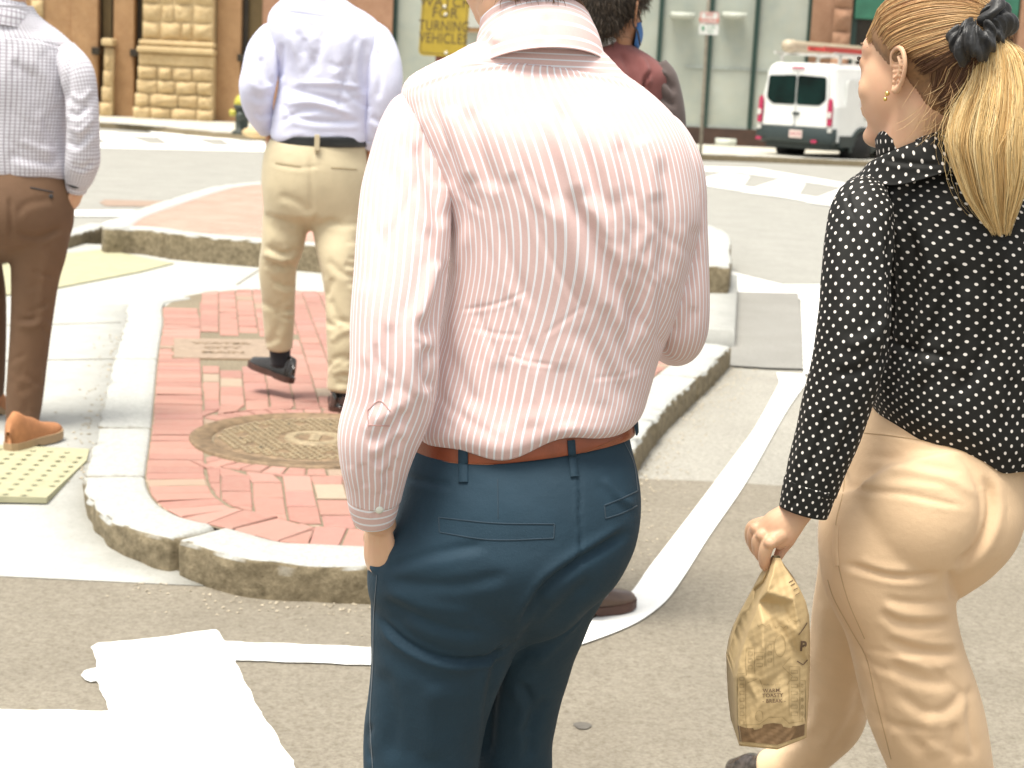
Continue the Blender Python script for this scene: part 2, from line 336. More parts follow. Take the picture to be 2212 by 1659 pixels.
# low front edge of the concrete beside the road
# tactile pads with domes
def pad(label, px, hs, m):
    pts = [G(x, y, h) for (x, y), h in zip(px, hs)]; c = np.mean(pts, 0); t = empty('tactile_pad', c, label, 'tactile paving', 'tactile pads on the concrete path')
    top = np.array(pts)+[0, 0, .010]; n = len(pts); v = np.vstack([top, np.array(pts)-[0, 0, .01]])
    f = [list(range(n))]+[[i, i+n, (i+1) % n+n, (i+1) % n] for i in range(n)]; import mathutils.geometry as mg
    P2 = [Vector(p[:2]) for p in pts]; parts = []
    o_base = len(v); nrm = unit(np.cross(top[1]-top[0], top[2]-top[0])); nrm = nrm if nrm[2] > 0 else -nrm
    def inside(q):
        s = False; 
        for i in range(n):
            a, b = P2[i], P2[(i+1) % n]
            if (a.y > q[1]) != (b.y > q[1]) and q[0] < (b.x-a.x)*(q[1]-a.y)/(b.y-a.y)+a.x: s = not s
        return s
    xs = np.arange(min(p.x for p in P2)+.04, max(p.x for p in P2)-.03, .06); ys = np.arange(min(p.y for p in P2)+.04, max(p.y for p in P2)-.03, .06)
    a = np.linspace(0, 2*np.pi, 8, endpoint=False); vs, fs = [], []
    for x in xs:
        for y in ys:
            if not inside((x, y)) or not inside((x+.025, y)) or not inside((x-.025, y)): continue
            z = top[0][2]-(nrm[0]*(x-top[0][0])+nrm[1]*(y-top[0][1]))/nrm[2]; o = len(vs)
            for r_, dz in ((.011, 0), (.007, .0007)): vs += [(x+r_*math.cos(k), y+r_*math.sin(k), z+dz) for k in a]
            fs += [[o+i, o+(i+1) % 8, o+8+(i+1) % 8, o+8+i] for i in range(8)]+[[o+8+i for i in range(8)]]
    fs = [[i+len(v) for i in q] for q in fs]; mk('panel', np.vstack([v, np.array(vs)]) if vs else v, f+fs, m, t, smooth=False)
rh = lambda x, y: float(ramp_h(G(x, y, .05)[1]))+.006
pad('yellow tactile pad on the ramp just under the tan suede shoe', [(-160, 960), (193, 975), (187, 1000), (101, 1081), (-160, 1075)], [rh(0, 965), rh(190, 975), rh(187, 1000), rh(101, 1080), rh(0, 1075)], M['tactile'])
pad('pale yellow tactile pad farther off, below the rear brick island', [(-60, 572), (222, 541), (375, 571), (300, 590), (120, 625), (-60, 650)], [HR+.006]*6, M['tactile'])
# joints in the concrete, cut as dark lines
jm = plain('joint_dirt', (.20, .18, .14), .95)
def gline(name, a, b, wid, h, m, kind='structure'):
    a, b = G(*a, h), G(*b, h); d = unit(b-a); n = np.array([-d[1], d[0], 0])*wid/2; z = np.array([0, 0, .003])
    return tag(mk(name, np.array([a-n, b-n, b+n, a+n])+z, [[0, 1, 2, 3]], m, smooth=False), kind=kind)
for a, b in (((-300, 785), (244, 776)), ((-300, 712), (262, 697)), ((511, 616), (565, 580))): gline('pavement_joint', a, b, .012, HR+.006, jm)
# granite kerbs: swept profile with rock-faced side and real gaps between stones
def kerb(name, out, h, base, wd, joints, seed=0, face_amp=.009, closed_in=True):
    inn = offset(out, wd); n = len(out); r = np.random.default_rng(seed)
    prof = [(0, base), (0, base+.35*(h-base)), (0, base+.7*(h-base)), (.002, h-.014), (.007, h-.004), (.016, h), (.4*wd, h), (.75*wd, h), (wd-.01, h), (wd, h-.008), (wd, h-.05)]
    s = np.concatenate([[0], np.cumsum(np.linalg.norm(np.diff(out, axis=0), axis=1))]); V = np.zeros((n, len(prof), 3)); dirn = unit(inn-out)
    gap = np.zeros(n)
    for j in joints: gap = np.maximum(gap, np.exp(-((s-j)/.012)**2))
    for k, (d, z) in enumerate(prof):
        nz = sum(np.sin(s*f_+ph+z*40)*a for f_, ph, a in zip(r.uniform(5, 55, 12), r.uniform(0, 6, 12), [1/12]*12))*face_amp*2
        if k in (0, 8, 9, 10): nz = nz*0
        if 5 < k < 9: nz = nz*0
        V[:, k, :2] = out+dirn*(d+nz*(1 if k < 6 else 0)+(gap*.03 if k < 6 else 0))[:, None]
        V[:, k, 2] = z+(r.normal(size=n)*.0006 if k in (5, 6, 7) else 0)-gap*(.03 if 3 <= k < 10 else 0)
        if k in (3, 4, 5): V[:, k, 2] += np.minimum(0, np.sin(s*5+seed)*np.sin(s*11+1))*.010
    F_ = grid_faces(n, len(prof), False); o = mk(name, V.reshape(-1, 3), F_, M['granite']); tag(o, kind='structure'); return o
def arcpos(out, px, h):
    q = G(*px, h)[:2]; s = np.concatenate([[0], np.cumsum(np.linalg.norm(np.diff(out, axis=0), axis=1))]); return s[np.argmin(np.linalg.norm(out-q, axis=1))]
oA = resample(outer, 2200)
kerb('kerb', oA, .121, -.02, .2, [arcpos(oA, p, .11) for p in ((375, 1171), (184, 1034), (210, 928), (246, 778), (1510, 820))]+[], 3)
# rear island kerb
tb = gp([(-2, 0)], .3) if False else None
frontB = [tuple(G(x, y, .105)[:2]) for x, y in ((1572, 636), (1500, 634), (1000, 622), (696, 592), (561, 580), (375, 563), (300, 551))]
frontB = frontB[::-1]
leftB = gp([(560, 392), (500, 397), (454, 404), (361, 431), (269, 461), (235, 478)], .3)
corner = [tuple(G(226, 492, .3)[:2])]
pB = resample(leftB+corner+frontB, 900)
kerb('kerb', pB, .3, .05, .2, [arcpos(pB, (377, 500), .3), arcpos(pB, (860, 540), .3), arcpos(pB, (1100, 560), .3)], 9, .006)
inB = offset(pB, .2); bx = inB[::15]; bf = list(map(tuple, bx))+[(1.35, 14.5), (-1.5, 17.4)]
sheet('paving', bf, .294, M['brick_far'])
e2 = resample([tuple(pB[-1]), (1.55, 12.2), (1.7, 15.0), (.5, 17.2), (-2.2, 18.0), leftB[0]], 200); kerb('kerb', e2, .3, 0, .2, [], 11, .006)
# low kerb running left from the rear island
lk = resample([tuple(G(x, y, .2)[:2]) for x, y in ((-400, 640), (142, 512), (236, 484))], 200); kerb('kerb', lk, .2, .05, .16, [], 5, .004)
# brick field on the near island
def hull(p):
    p = sorted(map(tuple, p)); 
    def half(q):
        h = []
        for c in q:
            while len(h) > 1 and (h[-1][0]-h[-2][0])*(c[1]-h[-2][1])-(h[-1][1]-h[-2][1])*(c[0]-h[-2][0]) <= 0: h.pop()
            h.append(c)
        return h[:-1]
    return half(p)+half(p[::-1])
inset = inner[22:]; topedge = gp([(385, 644), (442, 633), (538, 627), (711, 632), (1000, 650)], .11)
hullA = np.array(hull(list(map(tuple, inset))+topedge[:4]+[(0.95, 9.6)]))
sheet('paving', hullA, .1125, M['mortar'])
def clip(poly, hl, dd=0.0):
    for i in range(len(hl)):
        a, b = hl[i], hl[(i+1) % len(hl)]; d = dd if np.linalg.norm(inset-(a+b)/2, axis=1).min() < .03 else .0; e = unit(b-a); n = np.array([-e[1], e[0]]); out = []
        for j in range(len(poly)):
            p, q = poly[j], poly[(j+1) % len(poly)]; dp = (p-a)@n-d; dq = (q-a)@n-d
            if dp >= 0: out.append(p)
            if dp*dq < 0: out.append(p+(q-p)*dp/(dp-dq))
        poly = out
        if len(poly) < 3: return None
    return poly
bv, bfc, bc = [], [], []
mhc = G(680, 953, .11)[:2]; MR = .47
pal = [(.36, .175, .140), (.38, .19, .150), (.33, .155, .125), (.41, .215, .175), (.37, .175, .148), (.33, .245, .175), (.37, .295, .215)]
pw = [.26, .24, .16, .16, .1, .05, .03]
plq = np.array(gp([(383, 790), (388, 724), (575, 727), (572, 793)], .11))
def addbrick(poly, gap=.0085, z=.118):
    poly = np.array(poly); c = poly.mean(0); r = np.linalg.norm(poly-c, axis=1).mean()
    if r < .018: return
    x, y = poly[:, 0], poly[:, 1]
    if abs(np.sum(x*np.roll(y, -1)-y*np.roll(x, -1)))/2 < .0012: return
    n = len(poly); zz = z+rng.normal()*.0012; tilt = rng.normal(size=2)*.012
    o = len(bv); col = np.array(pal[rng.choice(len(pal), p=pw)])*rng.uniform(.92, 1.08)
    for ins, dz in ((gap*.5, -.012), (gap*.55, -.0035), (gap*.5+.005, 0)):
        d = poly-c; L = np.linalg.norm(d, axis=1, keepdims=True); q = c+d*(1-ins*1.3/np.maximum(L, .01))+rng.normal(size=(n, 2))*.0012
        for p in q: bv.append((p[0], p[1], zz+dz+(p-c)@tilt)); bc.append(col)
    for k in (0, 1): bfc.extend([[o+k*n+i, o+k*n+(i+1) % n, o+(k+1)*n+(i+1) % n, o+(k+1)*n+i] for i in range(n)])
    bfc.append([o+2*n+i for i in range(n)])
# border stretch along the kerb
si = np.concatenate([[0], np.cumsum(np.linalg.norm(np.diff(inset, axis=0), axis=1))]); BW = .205
inn2 = offset(inset, BW); s = 0
while s < si[-1]-.1:
    wdt = .1*rng.uniform(.93, 1.07); s2 = s+wdt
    f_ = lambda A, q: np.array([np.interp(q, si, A[:, 0]), np.interp(q, si, A[:, 1])])
    addbrick([f_(inset, s)+0, f_(inset, s2), f_(inn2, s2), f_(inn2, s)]); s = s2
ang = 0.18; ca, sa = math.cos(ang), math.sin(ang)
RM = np.array([[ca, -sa], [sa, ca]]); fh = hullA
for i in range(-40, 40):
    off_ = (i % 2)*.1+rng.uniform(-.012, .012)
    for j in range(-10, 50):
        q = np.array([[i*.103, j*.206+off_], [i*.103+.103, j*.206+off_], [i*.103+.103, j*.206+off_+.206], [i*.103, j*.206+off_+.206]])@RM.T+[-.75, 4.9]
        cc = q.mean(0)
        if np.linalg.norm(cc-mhc) < MR-.05: continue
        pl = clip(list(q), fh, BW+.004)
        if pl is None: continue
        pl = np.array(pl); d = pl-mhc; L = np.linalg.norm(d, axis=1)
        if (L < MR+.11).all(): continue
        m_ = L < MR+.115; pl[m_] = mhc+d[m_]/L[m_][:, None]*(MR+.115)
        if plq[:, 0].min()-.0 < cc[0] < plq[:, 0].max()+.0 and plq[:, 1].min()-.0 < cc[1] < plq[:, 1].max()+.0: continue
        addbrick(pl)
n_ring = 46
for k in range(n_ring):
    a0, a1 = 2*math.pi*k/n_ring, 2*math.pi*(k+1)/n_ring
    q = [mhc+np.array([math.cos(a), math.sin(a)])*r_ for a, r_ in ((a0, MR+.005), (a1, MR+.005), (a1, MR+.11), (a0, MR+.11))]
    pl = clip(q, fh, BW)
    if pl is not None: addbrick(pl)
for x_ in (plq[0][0]-.03, plq[2][0]+.05): pass
tag(mk('brick_paving', np.array(bv), bfc, M['brick'], col=np.array(bc), smooth=False), kind='structure')
# pebbles and grit in the gutters
gv, gf = [], []
def grit(c, r):
    o = len(gv); gv.extend([(c[0]+r*x, c[1]+r*y*.9, c[2]+r*z*.6) for x, y, z in ((1, 0, 0), (0, 1, 0), (-1, 0, 0), (0, -1, 0), (.2, .2, 1), (0, 0, -1))])
    gf.extend([[o+a, o+b, o+4] for a, b in ((0, 1), (1, 2), (2, 3), (3, 0))])
for k in range(900):
    t = rng.integers(150, 420); d = abs(rng.normal())*.10+.005; p = offset(outer, -d)[t] if k % 30 == 0 else outer[t]+(outer[t]-inner[t])/.2*d
    grit((p[0]+rng.normal()*.01, p[1], .006), rng.uniform(.002, .007))
for k in range(260):
    t = rng.integers(25, 200); p = outer[t]+(inner[t]-outer[t])/.2*(.205+abs(rng.normal())*.008); grit((p[0], p[1], .112), rng.uniform(.003, .008))
for k in range(120):
    t = rng.integers(60, 175); p = outer[t]+(outer[t]-inner[t])/.2*abs(rng.normal())*.06; grit((p[0], p[1], float(ramp_h(p[1]))+.008), rng.uniform(.003, .009))
tag(mk('gravel', np.array(gv), gf, plain('grit', (.38, .33, .25), .9, .5, 60), smooth=False), kind='stuff')
# manhole cover
t = empty('manhole_cover', (mhc[0], mhc[1], .11), 'large round rusty manhole cover set in the red brick island', 'manhole cover')
def disc(c, r, z, n=72, r0=None):
    a = np.linspace(0, 2*np.pi, n, endpoint=False)
    if r0 is None: return np.array([[c[0]+r*math.cos(k), c[1]+r*math.sin(k), z] for k in a]), [list(range(n))]
    v = np.array([[c[0]+q*math.cos(k), c[1]+q*math.sin(k), z] for q in (r0, r) for k in a]); return v, [[i, n+i, n+(i+1) % n, (i+1) % n] for i in range(n)]
def ringsolid(c, prof, n=72):
    a = np.linspace(0, 2*np.pi, n, endpoint=False); V = np.array([[[c[0]+r*math.cos(k), c[1]+r*math.sin(k), z] for r, z in prof] for k in a])
    q = []
    for i in range(n):
        for j in range(len(prof)-1): q.append([i*len(prof)+j, ((i+1) % n)*len(prof)+j, ((i+1) % n)*len(prof)+j+1, i*len(prof)+j+1])
    return V.reshape(-1, 3), q
mk('frame_ring', *ringsolid(mhc, [(.385, .110), (.39, .122), (.455, .122), (.462, .126), (.47, .122), (.472, .09)]), M['iron'], t)
mk('cover_plate', *ringsolid(mhc, [(.002, .120), (.30, .120), (.375, .120), (.382, .105)]), M['iron'], t)
st = []
for i in range(-12, 13):
    for j in range(-12, 13):
        x, y = i*.029+(j % 2)*.0145, j*.029; r_ = math.hypot(x, y)
        if r_ > .355 or .135 > r_: continue
        if any(math.hypot(x-.27*math.cos(a), y-.27*math.sin(a)) < .03 for a in np.arange(0, 6.28, .6283)): continue
        st.append(box3((mhc[0]+x, mhc[1]+y, .121), (.009, .009, .004)))
mk('studs', *merge(st), M['iron_light'], t, smooth=False)
mk('boss', *merge([ringsolid(mhc, [(.075, .118), (.08, .127), (.112, .127), (.118, .118)]), box3((mhc[0], mhc[1], .122), (.02, .05, .003))]), M['iron_light'], t, smooth=False)
hl = [disc((mhc[0]+.27*math.cos(a), mhc[1]+.27*math.sin(a)), .014, .1215, 12) for a in np.arange(.2, 6.4, .6283)]
for h_ in hl: mk('vent_hole', *h_, M['hole'], t, smooth=False)
# text helper
def text_mesh(s, size=1.0, spacing=1.0, bold=0.0, line=1.0):
    c = bpy.data.curves.new('t', 'FONT'); c.body = s; c.size = size; c.align_x = 'CENTER'; c.align_y = 'CENTER'; c.space_character = spacing; c.space_line = line; c.offset = bold; c.resolution_u = 3
    o = bpy.data.objects.new('t', c); sc.collection.objects.link(o); dg = bpy.context.evaluated_depsgraph_get(); me = o.evaluated_get(dg).to_mesh()
    V = np.array([v.co[:] for v in me.vertices]); F_ = [list(p.vertices) for p in me.polygons]; o.evaluated_get(dg).to_mesh_clear(); bpy.data.objects.remove(o); return V, F_
def text_on(name, s, size, org, ax, ay, m, parent=None, bold=0.0, spacing=1.0, sx=1.0, line=1.0):
    V, F_ = text_mesh(s, size, spacing, bold, line); org, ax, ay = map(lambda q: np.array(q, float), (org, ax, ay))
    return mk(name, org+V[:, :1]*sx*ax+V[:, 1:2]*ay, F_, m, parent, smooth=False)
pc = np.mean(plq, 0); t = empty('utility_cover', (*pc, .11), 'rectangular metal utility cover with worn raised lettering in the bricks', 'utility cover')
ax = unit(np.array([plq[2][0]-plq[1][0], plq[2][1]-plq[1][1], 0])); ay = np.array([-ax[1], ax[0], 0]); pw_, ph_ = .235, .29
mk('rim', *box3((*pc, .110), (pw_+.012, ph_+.012, .008), [ax, ay, (0, 0, 1)]), M['iron'], t, smooth=False, bevel=.002)
mk('lid', *box3((*pc, .114), (pw_, ph_, .008), [ax, ay, (0, 0, 1)]), M['plate'], t, smooth=False, bevel=.002)
text_on('raised_lettering', 'WATER\nCITY\nMAIN', .085, (*pc, .1235), ax, ay, M['iron'], t, .003, line=1.6)
# painted markings
mk_ = lambda px, seed, z=.009: sheet('road_marking', rough_edge(gp(px), .0032, .018, seed), z, M['paint'])
mk_([(196, 1405), (210, 1396), (330, 1385), (458, 1367), (467, 1367), (486, 1392), (640, 1398), (810, 1405), (810, 1443), (508, 1433), (524, 1470), (560, 1540), (600, 1600), (634, 1659), (720, 1790), (-400, 1790), (-400, 1534), (235, 1543), (222, 1510), (208, 1478), (196, 1480), (185, 1476), (175, 1466), (182, 1456), (209, 1449), (206, 1428)], 2)
up_e = resample(gp([(810, 1405), (1000, 1412), (1160, 1400), (1267, 1350), (1352, 1296), (1402, 1231), (1480, 1130), (1580, 997), (1630, 928), (1684, 830)]), 150); lo_e = resample(gp([(1742, 830), (1700, 890), (1611, 1047), (1531, 1165), (1448, 1293), (1400, 1336), (1344, 1366), (1237, 1405), (1120, 1438), (1000, 1448), (810, 1443)]), 150)
sheet('road_marking', rough_edge(list(up_e)+[tuple(G(1677, 808)[:2]), tuple(G(1737, 812)[:2])]+list(lo_e), .0022, .02, 3), .0095, M['paint'])
mk_([(1500, 560), (1605, 597), (1690, 618), (1775, 618), (1768, 812), (1736, 812), (1730, 650), (1700, 640), (1590, 636), (1540, 610)], 4, .012)
sheet('road', gp([(1588, 634), (1724, 637), (1731, 700), (1735, 802), (1660, 800), (1577, 795)]), .0145, M['asphalt_patch'])
mk_([(140, 456), (300, 456), (280, 469), (140, 469)], 5)
mk_([(120, 522), (240, 478), (250, 484), (130, 534)], 6)
sheet('road', rough_edge(gp([(215, 439), (225, 432), (300, 434), (380, 436), (370, 448), (300, 447), (225, 446)]), .01, .1), .006, plain('old_patch', (.30, .22, .17), .95))
c_ = G(1258, 1573, 0); sheet('road', [(c_[0]+.021*math.cos(a)*(1+.15*math.sin(3*a)), c_[1]+.022*math.sin(a)) for a in np.linspace(0, 6.28, 24)[:-1]], .007, plain('tar_spot', (.11, .10, .085), .8, .2, 40))
# far crosswalk ladders
for a, b, c, d in (((100, 318), (100, 307), (620, 318), (620, 330)), ((100, 289), (100, 283), (620, 300), (620, 307))): mk_([a, b, c, d], 7)
for x in range(60, 620, 130): mk_([(x, 284), (x+60, 286), (x+150, 318), (x+50, 316)], 8, .012)
mk_([(1470, 365), (1500, 360), (1630, 364), (1850, 401), (2300, 480), (2300, 500), (1850, 410), (1700, 388), (1600, 374), (1500, 370)], 9)
mk_([(1470, 388), (1500, 388), (1640, 408), (1820, 436), (2300, 520), (2300, 540), (1815, 448), (1640, 420), (1500, 399)], 10)
for x in (1530, 1650, 1790, 1960): mk_([(x+30, 372+(x-1500)*.12), (x+90, 378+(x-1500)*.13), (x+70, 406+(x-1500)*.17), (x-50, 392+(x-1500)*.16)], 11, .012)
# far pavement and kerb
fk = [tuple(G(x, y, 0)[:2]) for x, y in ((-400, 226), (212, 277), (575, 306), (1500, 346), (1660, 352), (2300, 380))]
fk[0] = (-40, fk[1][1]+.5)
sheet('sidewalk', list(map(tuple, np.array(fk)+[0, .15]))+[(60, 36), (60, 46), (-60, 46), (-60, 38)], .13, M['sidewalk'])
kerb('kerb', resample(fk+[(60, 36)], 500), .14, -.01, .16, [], 21, .004)
# ------------------------------------------------------------------ buildings across the street
FY = 42.0
def wx(px, py=150): return float(P(px, py, FY)[0])
def wz(px, py): return float(P(px, py, FY)[2])
SB = speckle('shade_tone_sandstone', (.30, .165, .075), (.39, .23, .11), (.42, .27, .15), 3, 25, bump=.004)  # shade of the recessed walls painted into the stone colour
SP = speckle('sunlit_tone_sandstone', (.47, .33, .165), (.58, .43, .23), (.62, .5, .3), 2.5, 20, bump=.006)  # sunlight on the pier fronts painted in as a paler stone tone
SR = speckle('red_sandstone', (.30, .155, .09), (.38, .21, .13), (.4, .26, .17), 2, 20)
DW = plain('dark_window', (.03, .022, .013), .25, .3, 3); OW = plain('olive_shade', (.14, .095, .035), .6, .25, 2); DG = plain('dark_green_metal', (.018, .045, .035), .4, .15)
def bx(x0, x1, y0, y1, z0, z1): return box3(((x0+x1)/2, (y0+y1)/2, (z0+z1)/2), ((x1-x0)/2, (y1-y0)/2, (z1-z0)/2))
def rocks(x0, x1, z0, z1, y, ch, bw, amp, seed=0, flare=0.0, H=1.6, gl=.02):
    r = np.random.default_rng(seed); vs = []; nrow = max(1, round((z1-z0)/ch)); ch = (z1-z0)/nrow
    for i in range(nrow):
        za, zb = z0+i*ch, z0+(i+1)*ch; ext = flare*max(0, 1-(za+ch/2-z0)/H)**2; X = x0-ext; xe = x1+ext*.3; n = max(1, round((xe-X)/bw)); cuts = np.linspace(0, 1, n+1); cuts[1:-1] += r.uniform(-.25, .25, n-1)/n
        for j in range(n):
            a, b = X+(xe-X)*cuts[j]+gl/2, X+(xe-X)*cuts[j+1]-gl/2; k = 7
            u = np.linspace(0, 1, k); UU, WW = np.meshgrid(u, u); d = (np.sin(UU*np.pi)*np.sin(WW*np.pi))**.45*amp*r.uniform(.7, 1.3)+r.normal(size=(k, k))*amp*.22*(UU*(1-UU)*WW*(1-WW)*16)
            tx, tz = r.uniform(-.35, .35)*amp, r.uniform(-.2, .5)*amp; d += (UU-.5)*tx+(WW-.5)*tz
            V = np.stack([a+(b-a)*UU, y-ext*.8-d, za+gl/2+(zb-za-gl)*WW], -1); vs.append((V.reshape(-1, 3), grid_faces(k, k, False).tolist()))
            V2 = V.copy(); vs.append((np.concatenate([V[0], V[-1][::-1], ]).reshape(-1, 3), [list(range(2*k))][:0]))
    return merge(vs)
t = empty('sandstone_building', (wx(300), FY, .13), 'tan and brown sandstone building with rock-faced piers and dark windows at the far left corner', 'building')
ZT = 8.0; zl0, zl1 = wz(390, 117), wz(390, 90); zs = wz(300, 112)
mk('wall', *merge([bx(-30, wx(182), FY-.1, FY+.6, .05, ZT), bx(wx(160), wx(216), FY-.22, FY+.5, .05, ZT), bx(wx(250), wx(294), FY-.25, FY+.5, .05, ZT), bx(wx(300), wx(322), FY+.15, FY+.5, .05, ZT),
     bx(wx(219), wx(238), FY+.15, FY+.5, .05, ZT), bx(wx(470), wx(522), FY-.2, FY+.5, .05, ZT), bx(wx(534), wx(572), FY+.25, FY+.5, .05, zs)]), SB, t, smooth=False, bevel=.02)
mk('upper_wall', *merge([bx(wx(568), wx(846), FY-.25, FY+.5, .05, ZT)]), SR, t, smooth=False, bevel=.02)
pp = bx(wx(319), wx(468), FY-.55, FY+.4, zl0, ZT); pq = bx(wx(312), wx(470), FY-.6, FY+.4, .05, zl0)
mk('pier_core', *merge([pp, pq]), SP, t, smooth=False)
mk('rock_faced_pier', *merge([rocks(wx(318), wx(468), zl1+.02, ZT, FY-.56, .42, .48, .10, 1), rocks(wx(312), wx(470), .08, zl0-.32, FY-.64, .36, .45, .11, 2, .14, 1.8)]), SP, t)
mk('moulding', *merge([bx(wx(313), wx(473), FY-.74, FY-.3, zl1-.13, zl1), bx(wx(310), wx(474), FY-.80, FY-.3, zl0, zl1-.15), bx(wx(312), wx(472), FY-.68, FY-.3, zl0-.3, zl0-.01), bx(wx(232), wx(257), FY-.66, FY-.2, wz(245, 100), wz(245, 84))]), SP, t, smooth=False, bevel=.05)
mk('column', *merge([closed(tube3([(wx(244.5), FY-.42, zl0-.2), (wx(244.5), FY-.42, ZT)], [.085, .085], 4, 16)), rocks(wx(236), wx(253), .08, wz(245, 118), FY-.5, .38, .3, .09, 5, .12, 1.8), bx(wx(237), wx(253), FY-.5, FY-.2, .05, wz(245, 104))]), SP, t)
for a, b, z0 in ((292, 302, .2), (210, 220, .2), (522, 534, .2), (302, 320, zs+.1), (534, 569, zs+.1), (219, 238, zs+.1), (148, 161, .2)):
    fr = mk('window', *bx(wx(a), wx(b), FY+(.02 if b-a < 13 else .12), FY+.5, z0, ZT-.5), DW if b-a < 14 else OW, t, smooth=False)
for a, b in ((287, 305), (205, 222), (517, 538)): mk('sill', *bx(wx(a), wx(b), FY-.36, FY+.2, zs-.12, zs+.06), DW, t, smooth=False, bevel=.02)
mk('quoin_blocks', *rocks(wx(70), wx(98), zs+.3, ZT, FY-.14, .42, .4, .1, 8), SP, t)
# storefront with papered windows
t = empty('storefront', (wx(1300), FY, .13), 'storefront with pale papered glass panels between thin dark green posts', 'building')
WP = NT('papered_glass'); f = WP.ramp(WP.noise(.8, 3), .35, .65); g = WP.ramp(WP.noise(3.5, 4), .3, .7)
WP.set(WP.mix(WP.math('MULTIPLY', g, .4), WP.mix(f, (.31, .34, .30), (.42, .45, .40)), (.44, .43, .34)), .55, Specular_IOR_Level=.4)
zb0, zb1 = .13, wz(1500, 274)
mk('base_band', *bx(wx(850), wx(1742), FY-.12, FY+.5, .05, zb1), plain('dark_brown_base', (.055, .028, .018), .6, .3, 3), t, smooth=False)
posts = [850, 1200, 1421, 1529, 1627, 1741]; 
for i in range(len(posts)-1):
    a, b = wx(posts[i])+.05, wx(posts[i+1])-.05
    pn = mk('window', *bx(a, b, FY, FY+.2, zb1+.05, ZT-1), WP.m, t, smooth=False)
for a in posts: mk('post', *bx(wx(a)-.055, wx(a)+.055, FY-.1, FY+.3, .1, ZT), DG, t, smooth=False)
mk('rail', *merge([bx(wx(852), wx(1740), FY-.07, FY+.1, zb1, zb1+.07), bx(wx(1480), wx(1740), FY-.03, FY+.1, wz(1600, 152), wz(1600, 150)+.05)]), plain('pale_rail', (.33, .36, .33), .5), t, smooth=False)
mk('lintel', *bx(wx(850), wx(1742), FY-.15, FY+.5, ZT-1, ZT), SR, t, smooth=False)
cm = plain('off_white_column', (.52, .54, .47), .7, .08, 3)
for a in (1465, 1575): 
    x = wx(a); zz = wz(a, 150)
    mk('column', *merge([closed(tube3([(x, FY-.28, zz), (x, FY-.28, ZT-1)], [.19, .17], 4, 20)), bx(x-.28, x+.28, FY-.5, FY-.05, wz(a, 40), wz(a, 28)), bx(x-.24, x+.24, FY-.48, FY-.1, .1, wz(a, 150)-.3 if False else .3)]), cm, t)
mk('signboard', *bx(wx(985), wx(1062), FY-.3, FY-.15, wz(1020, 60), wz(1020, 10)), plain('pale_board', (.45, .46, .42), .6), t, smooth=False)
mk('signboard', *bx(wx(985), wx(1110), FY-.28, FY-.16, wz(1020, 70), wz(1020, 60)), SB, t, smooth=False)
# corner building right
t = empty('brick_building', (wx(1900), FY, .13), 'orange brown stone building with dark green shopfront glass behind the white van', 'building')
mk('stone_pier', *merge([bx(wx(1743), wx(1826), FY-.3, FY+.5, .05, ZT), rocks(wx(1786), wx(1826), .2, ZT, FY-.32, .55, .6, .12, 4)]), SR, t)
mk('window', *bx(wx(1826), wx(2090), FY, FY+.4, .9, ZT-1.2), DW, t, smooth=False)
for a in (1830, 2088, 1960): mk('post', *bx(wx(a)-.12, wx(a)+.12, FY-.15, FY+.3, .1, ZT), DG, t, smooth=False)
mk('rail', *bx(wx(1832), wx(2088), FY-.1, FY+.2, .2, .9), DG, t, smooth=False)
mk('fascia', *bx(wx(1832), wx(2180), FY-.3, FY+.1, wz(2000, 48), ZT), plain('green_fascia', (.03, .13, .08), .4, .2, 3), t, smooth=False)
mk('wall', *merge([bx(wx(2185), 40, FY-.3, FY+.5, .05, ZT), bx(wx(2090), wx(2185), FY+.1, FY+.5, .05, ZT)]), SR, t, smooth=False)
# ------------------------------------------------------------------ street furniture
hy = G(522, 290, .14); hb = empty('fire_hydrant', hy, 'dark green fire hydrant with a yellow top on the far pavement', 'fire hydrant')
def lathe(c, prof, n=20):
    V = np.array([[[c[0]+r*math.cos(k), c[1]+r*math.sin(k), c[2]+z] for k in np.linspace(0, 2*np.pi, n, endpoint=False)] for r, z in prof]); return closed(V, 0)
hm, ym = plain('hydrant_black', (.035, .045, .035), .5, .3), plain('hydrant_yellow', (.42, .38, .05), .5, .2)
mk('barrel', *merge([lathe(hy, [(.2, .0), (.2, .06), (.13, .08), (.13, .5), (.17, .52), (.17, .58)])]), hm, hb)
mk('bonnet', *lathe(hy, [(.17, .585), (.16, .64), (.13, .72), (.08, .78), (.04, .8), (.04, .86)]), ym, hb)
for s in (-1, 1): mk('hose_cap', *closed(tube3([(hy[0]+s*.1, hy[1], hy[2]+.42), (hy[0]+s*.24, hy[1], hy[2]+.42)], [.065, .07], 4, 12)), ym if s < 0 else hm, hb)
mk('front_cap', *closed(tube3([(hy[0], hy[1]-.1, hy[2]+.36), (hy[0], hy[1]-.25, hy[2]+.36)], [.085, .09], 4, 12)), hm, hb)
rk = G(560, 296, .14); tag(mk('stone_block', *remesh([ellipsoid(rk+[0, 0, .08], (.35, .2, .12)), ellipsoid(rk+[.25, 0, .06], (.25, .2, .1))], .04, 2), SP, loc=rk), 'pale stone block on the far pavement beside the fire hydrant', 'stone')
def rrect(w, h, r, n=5):
    p = []
    for cx, cy, a0 in ((w-r, h-r, 0), (-w+r, h-r, 90), (-w+r, -h+r, 180), (w-r, -h+r, 270)):
        for k in range(n+1): a = math.radians(a0+90*k/n); p.append((cx+r*math.cos(a), cy+r*math.sin(a)))
    return p
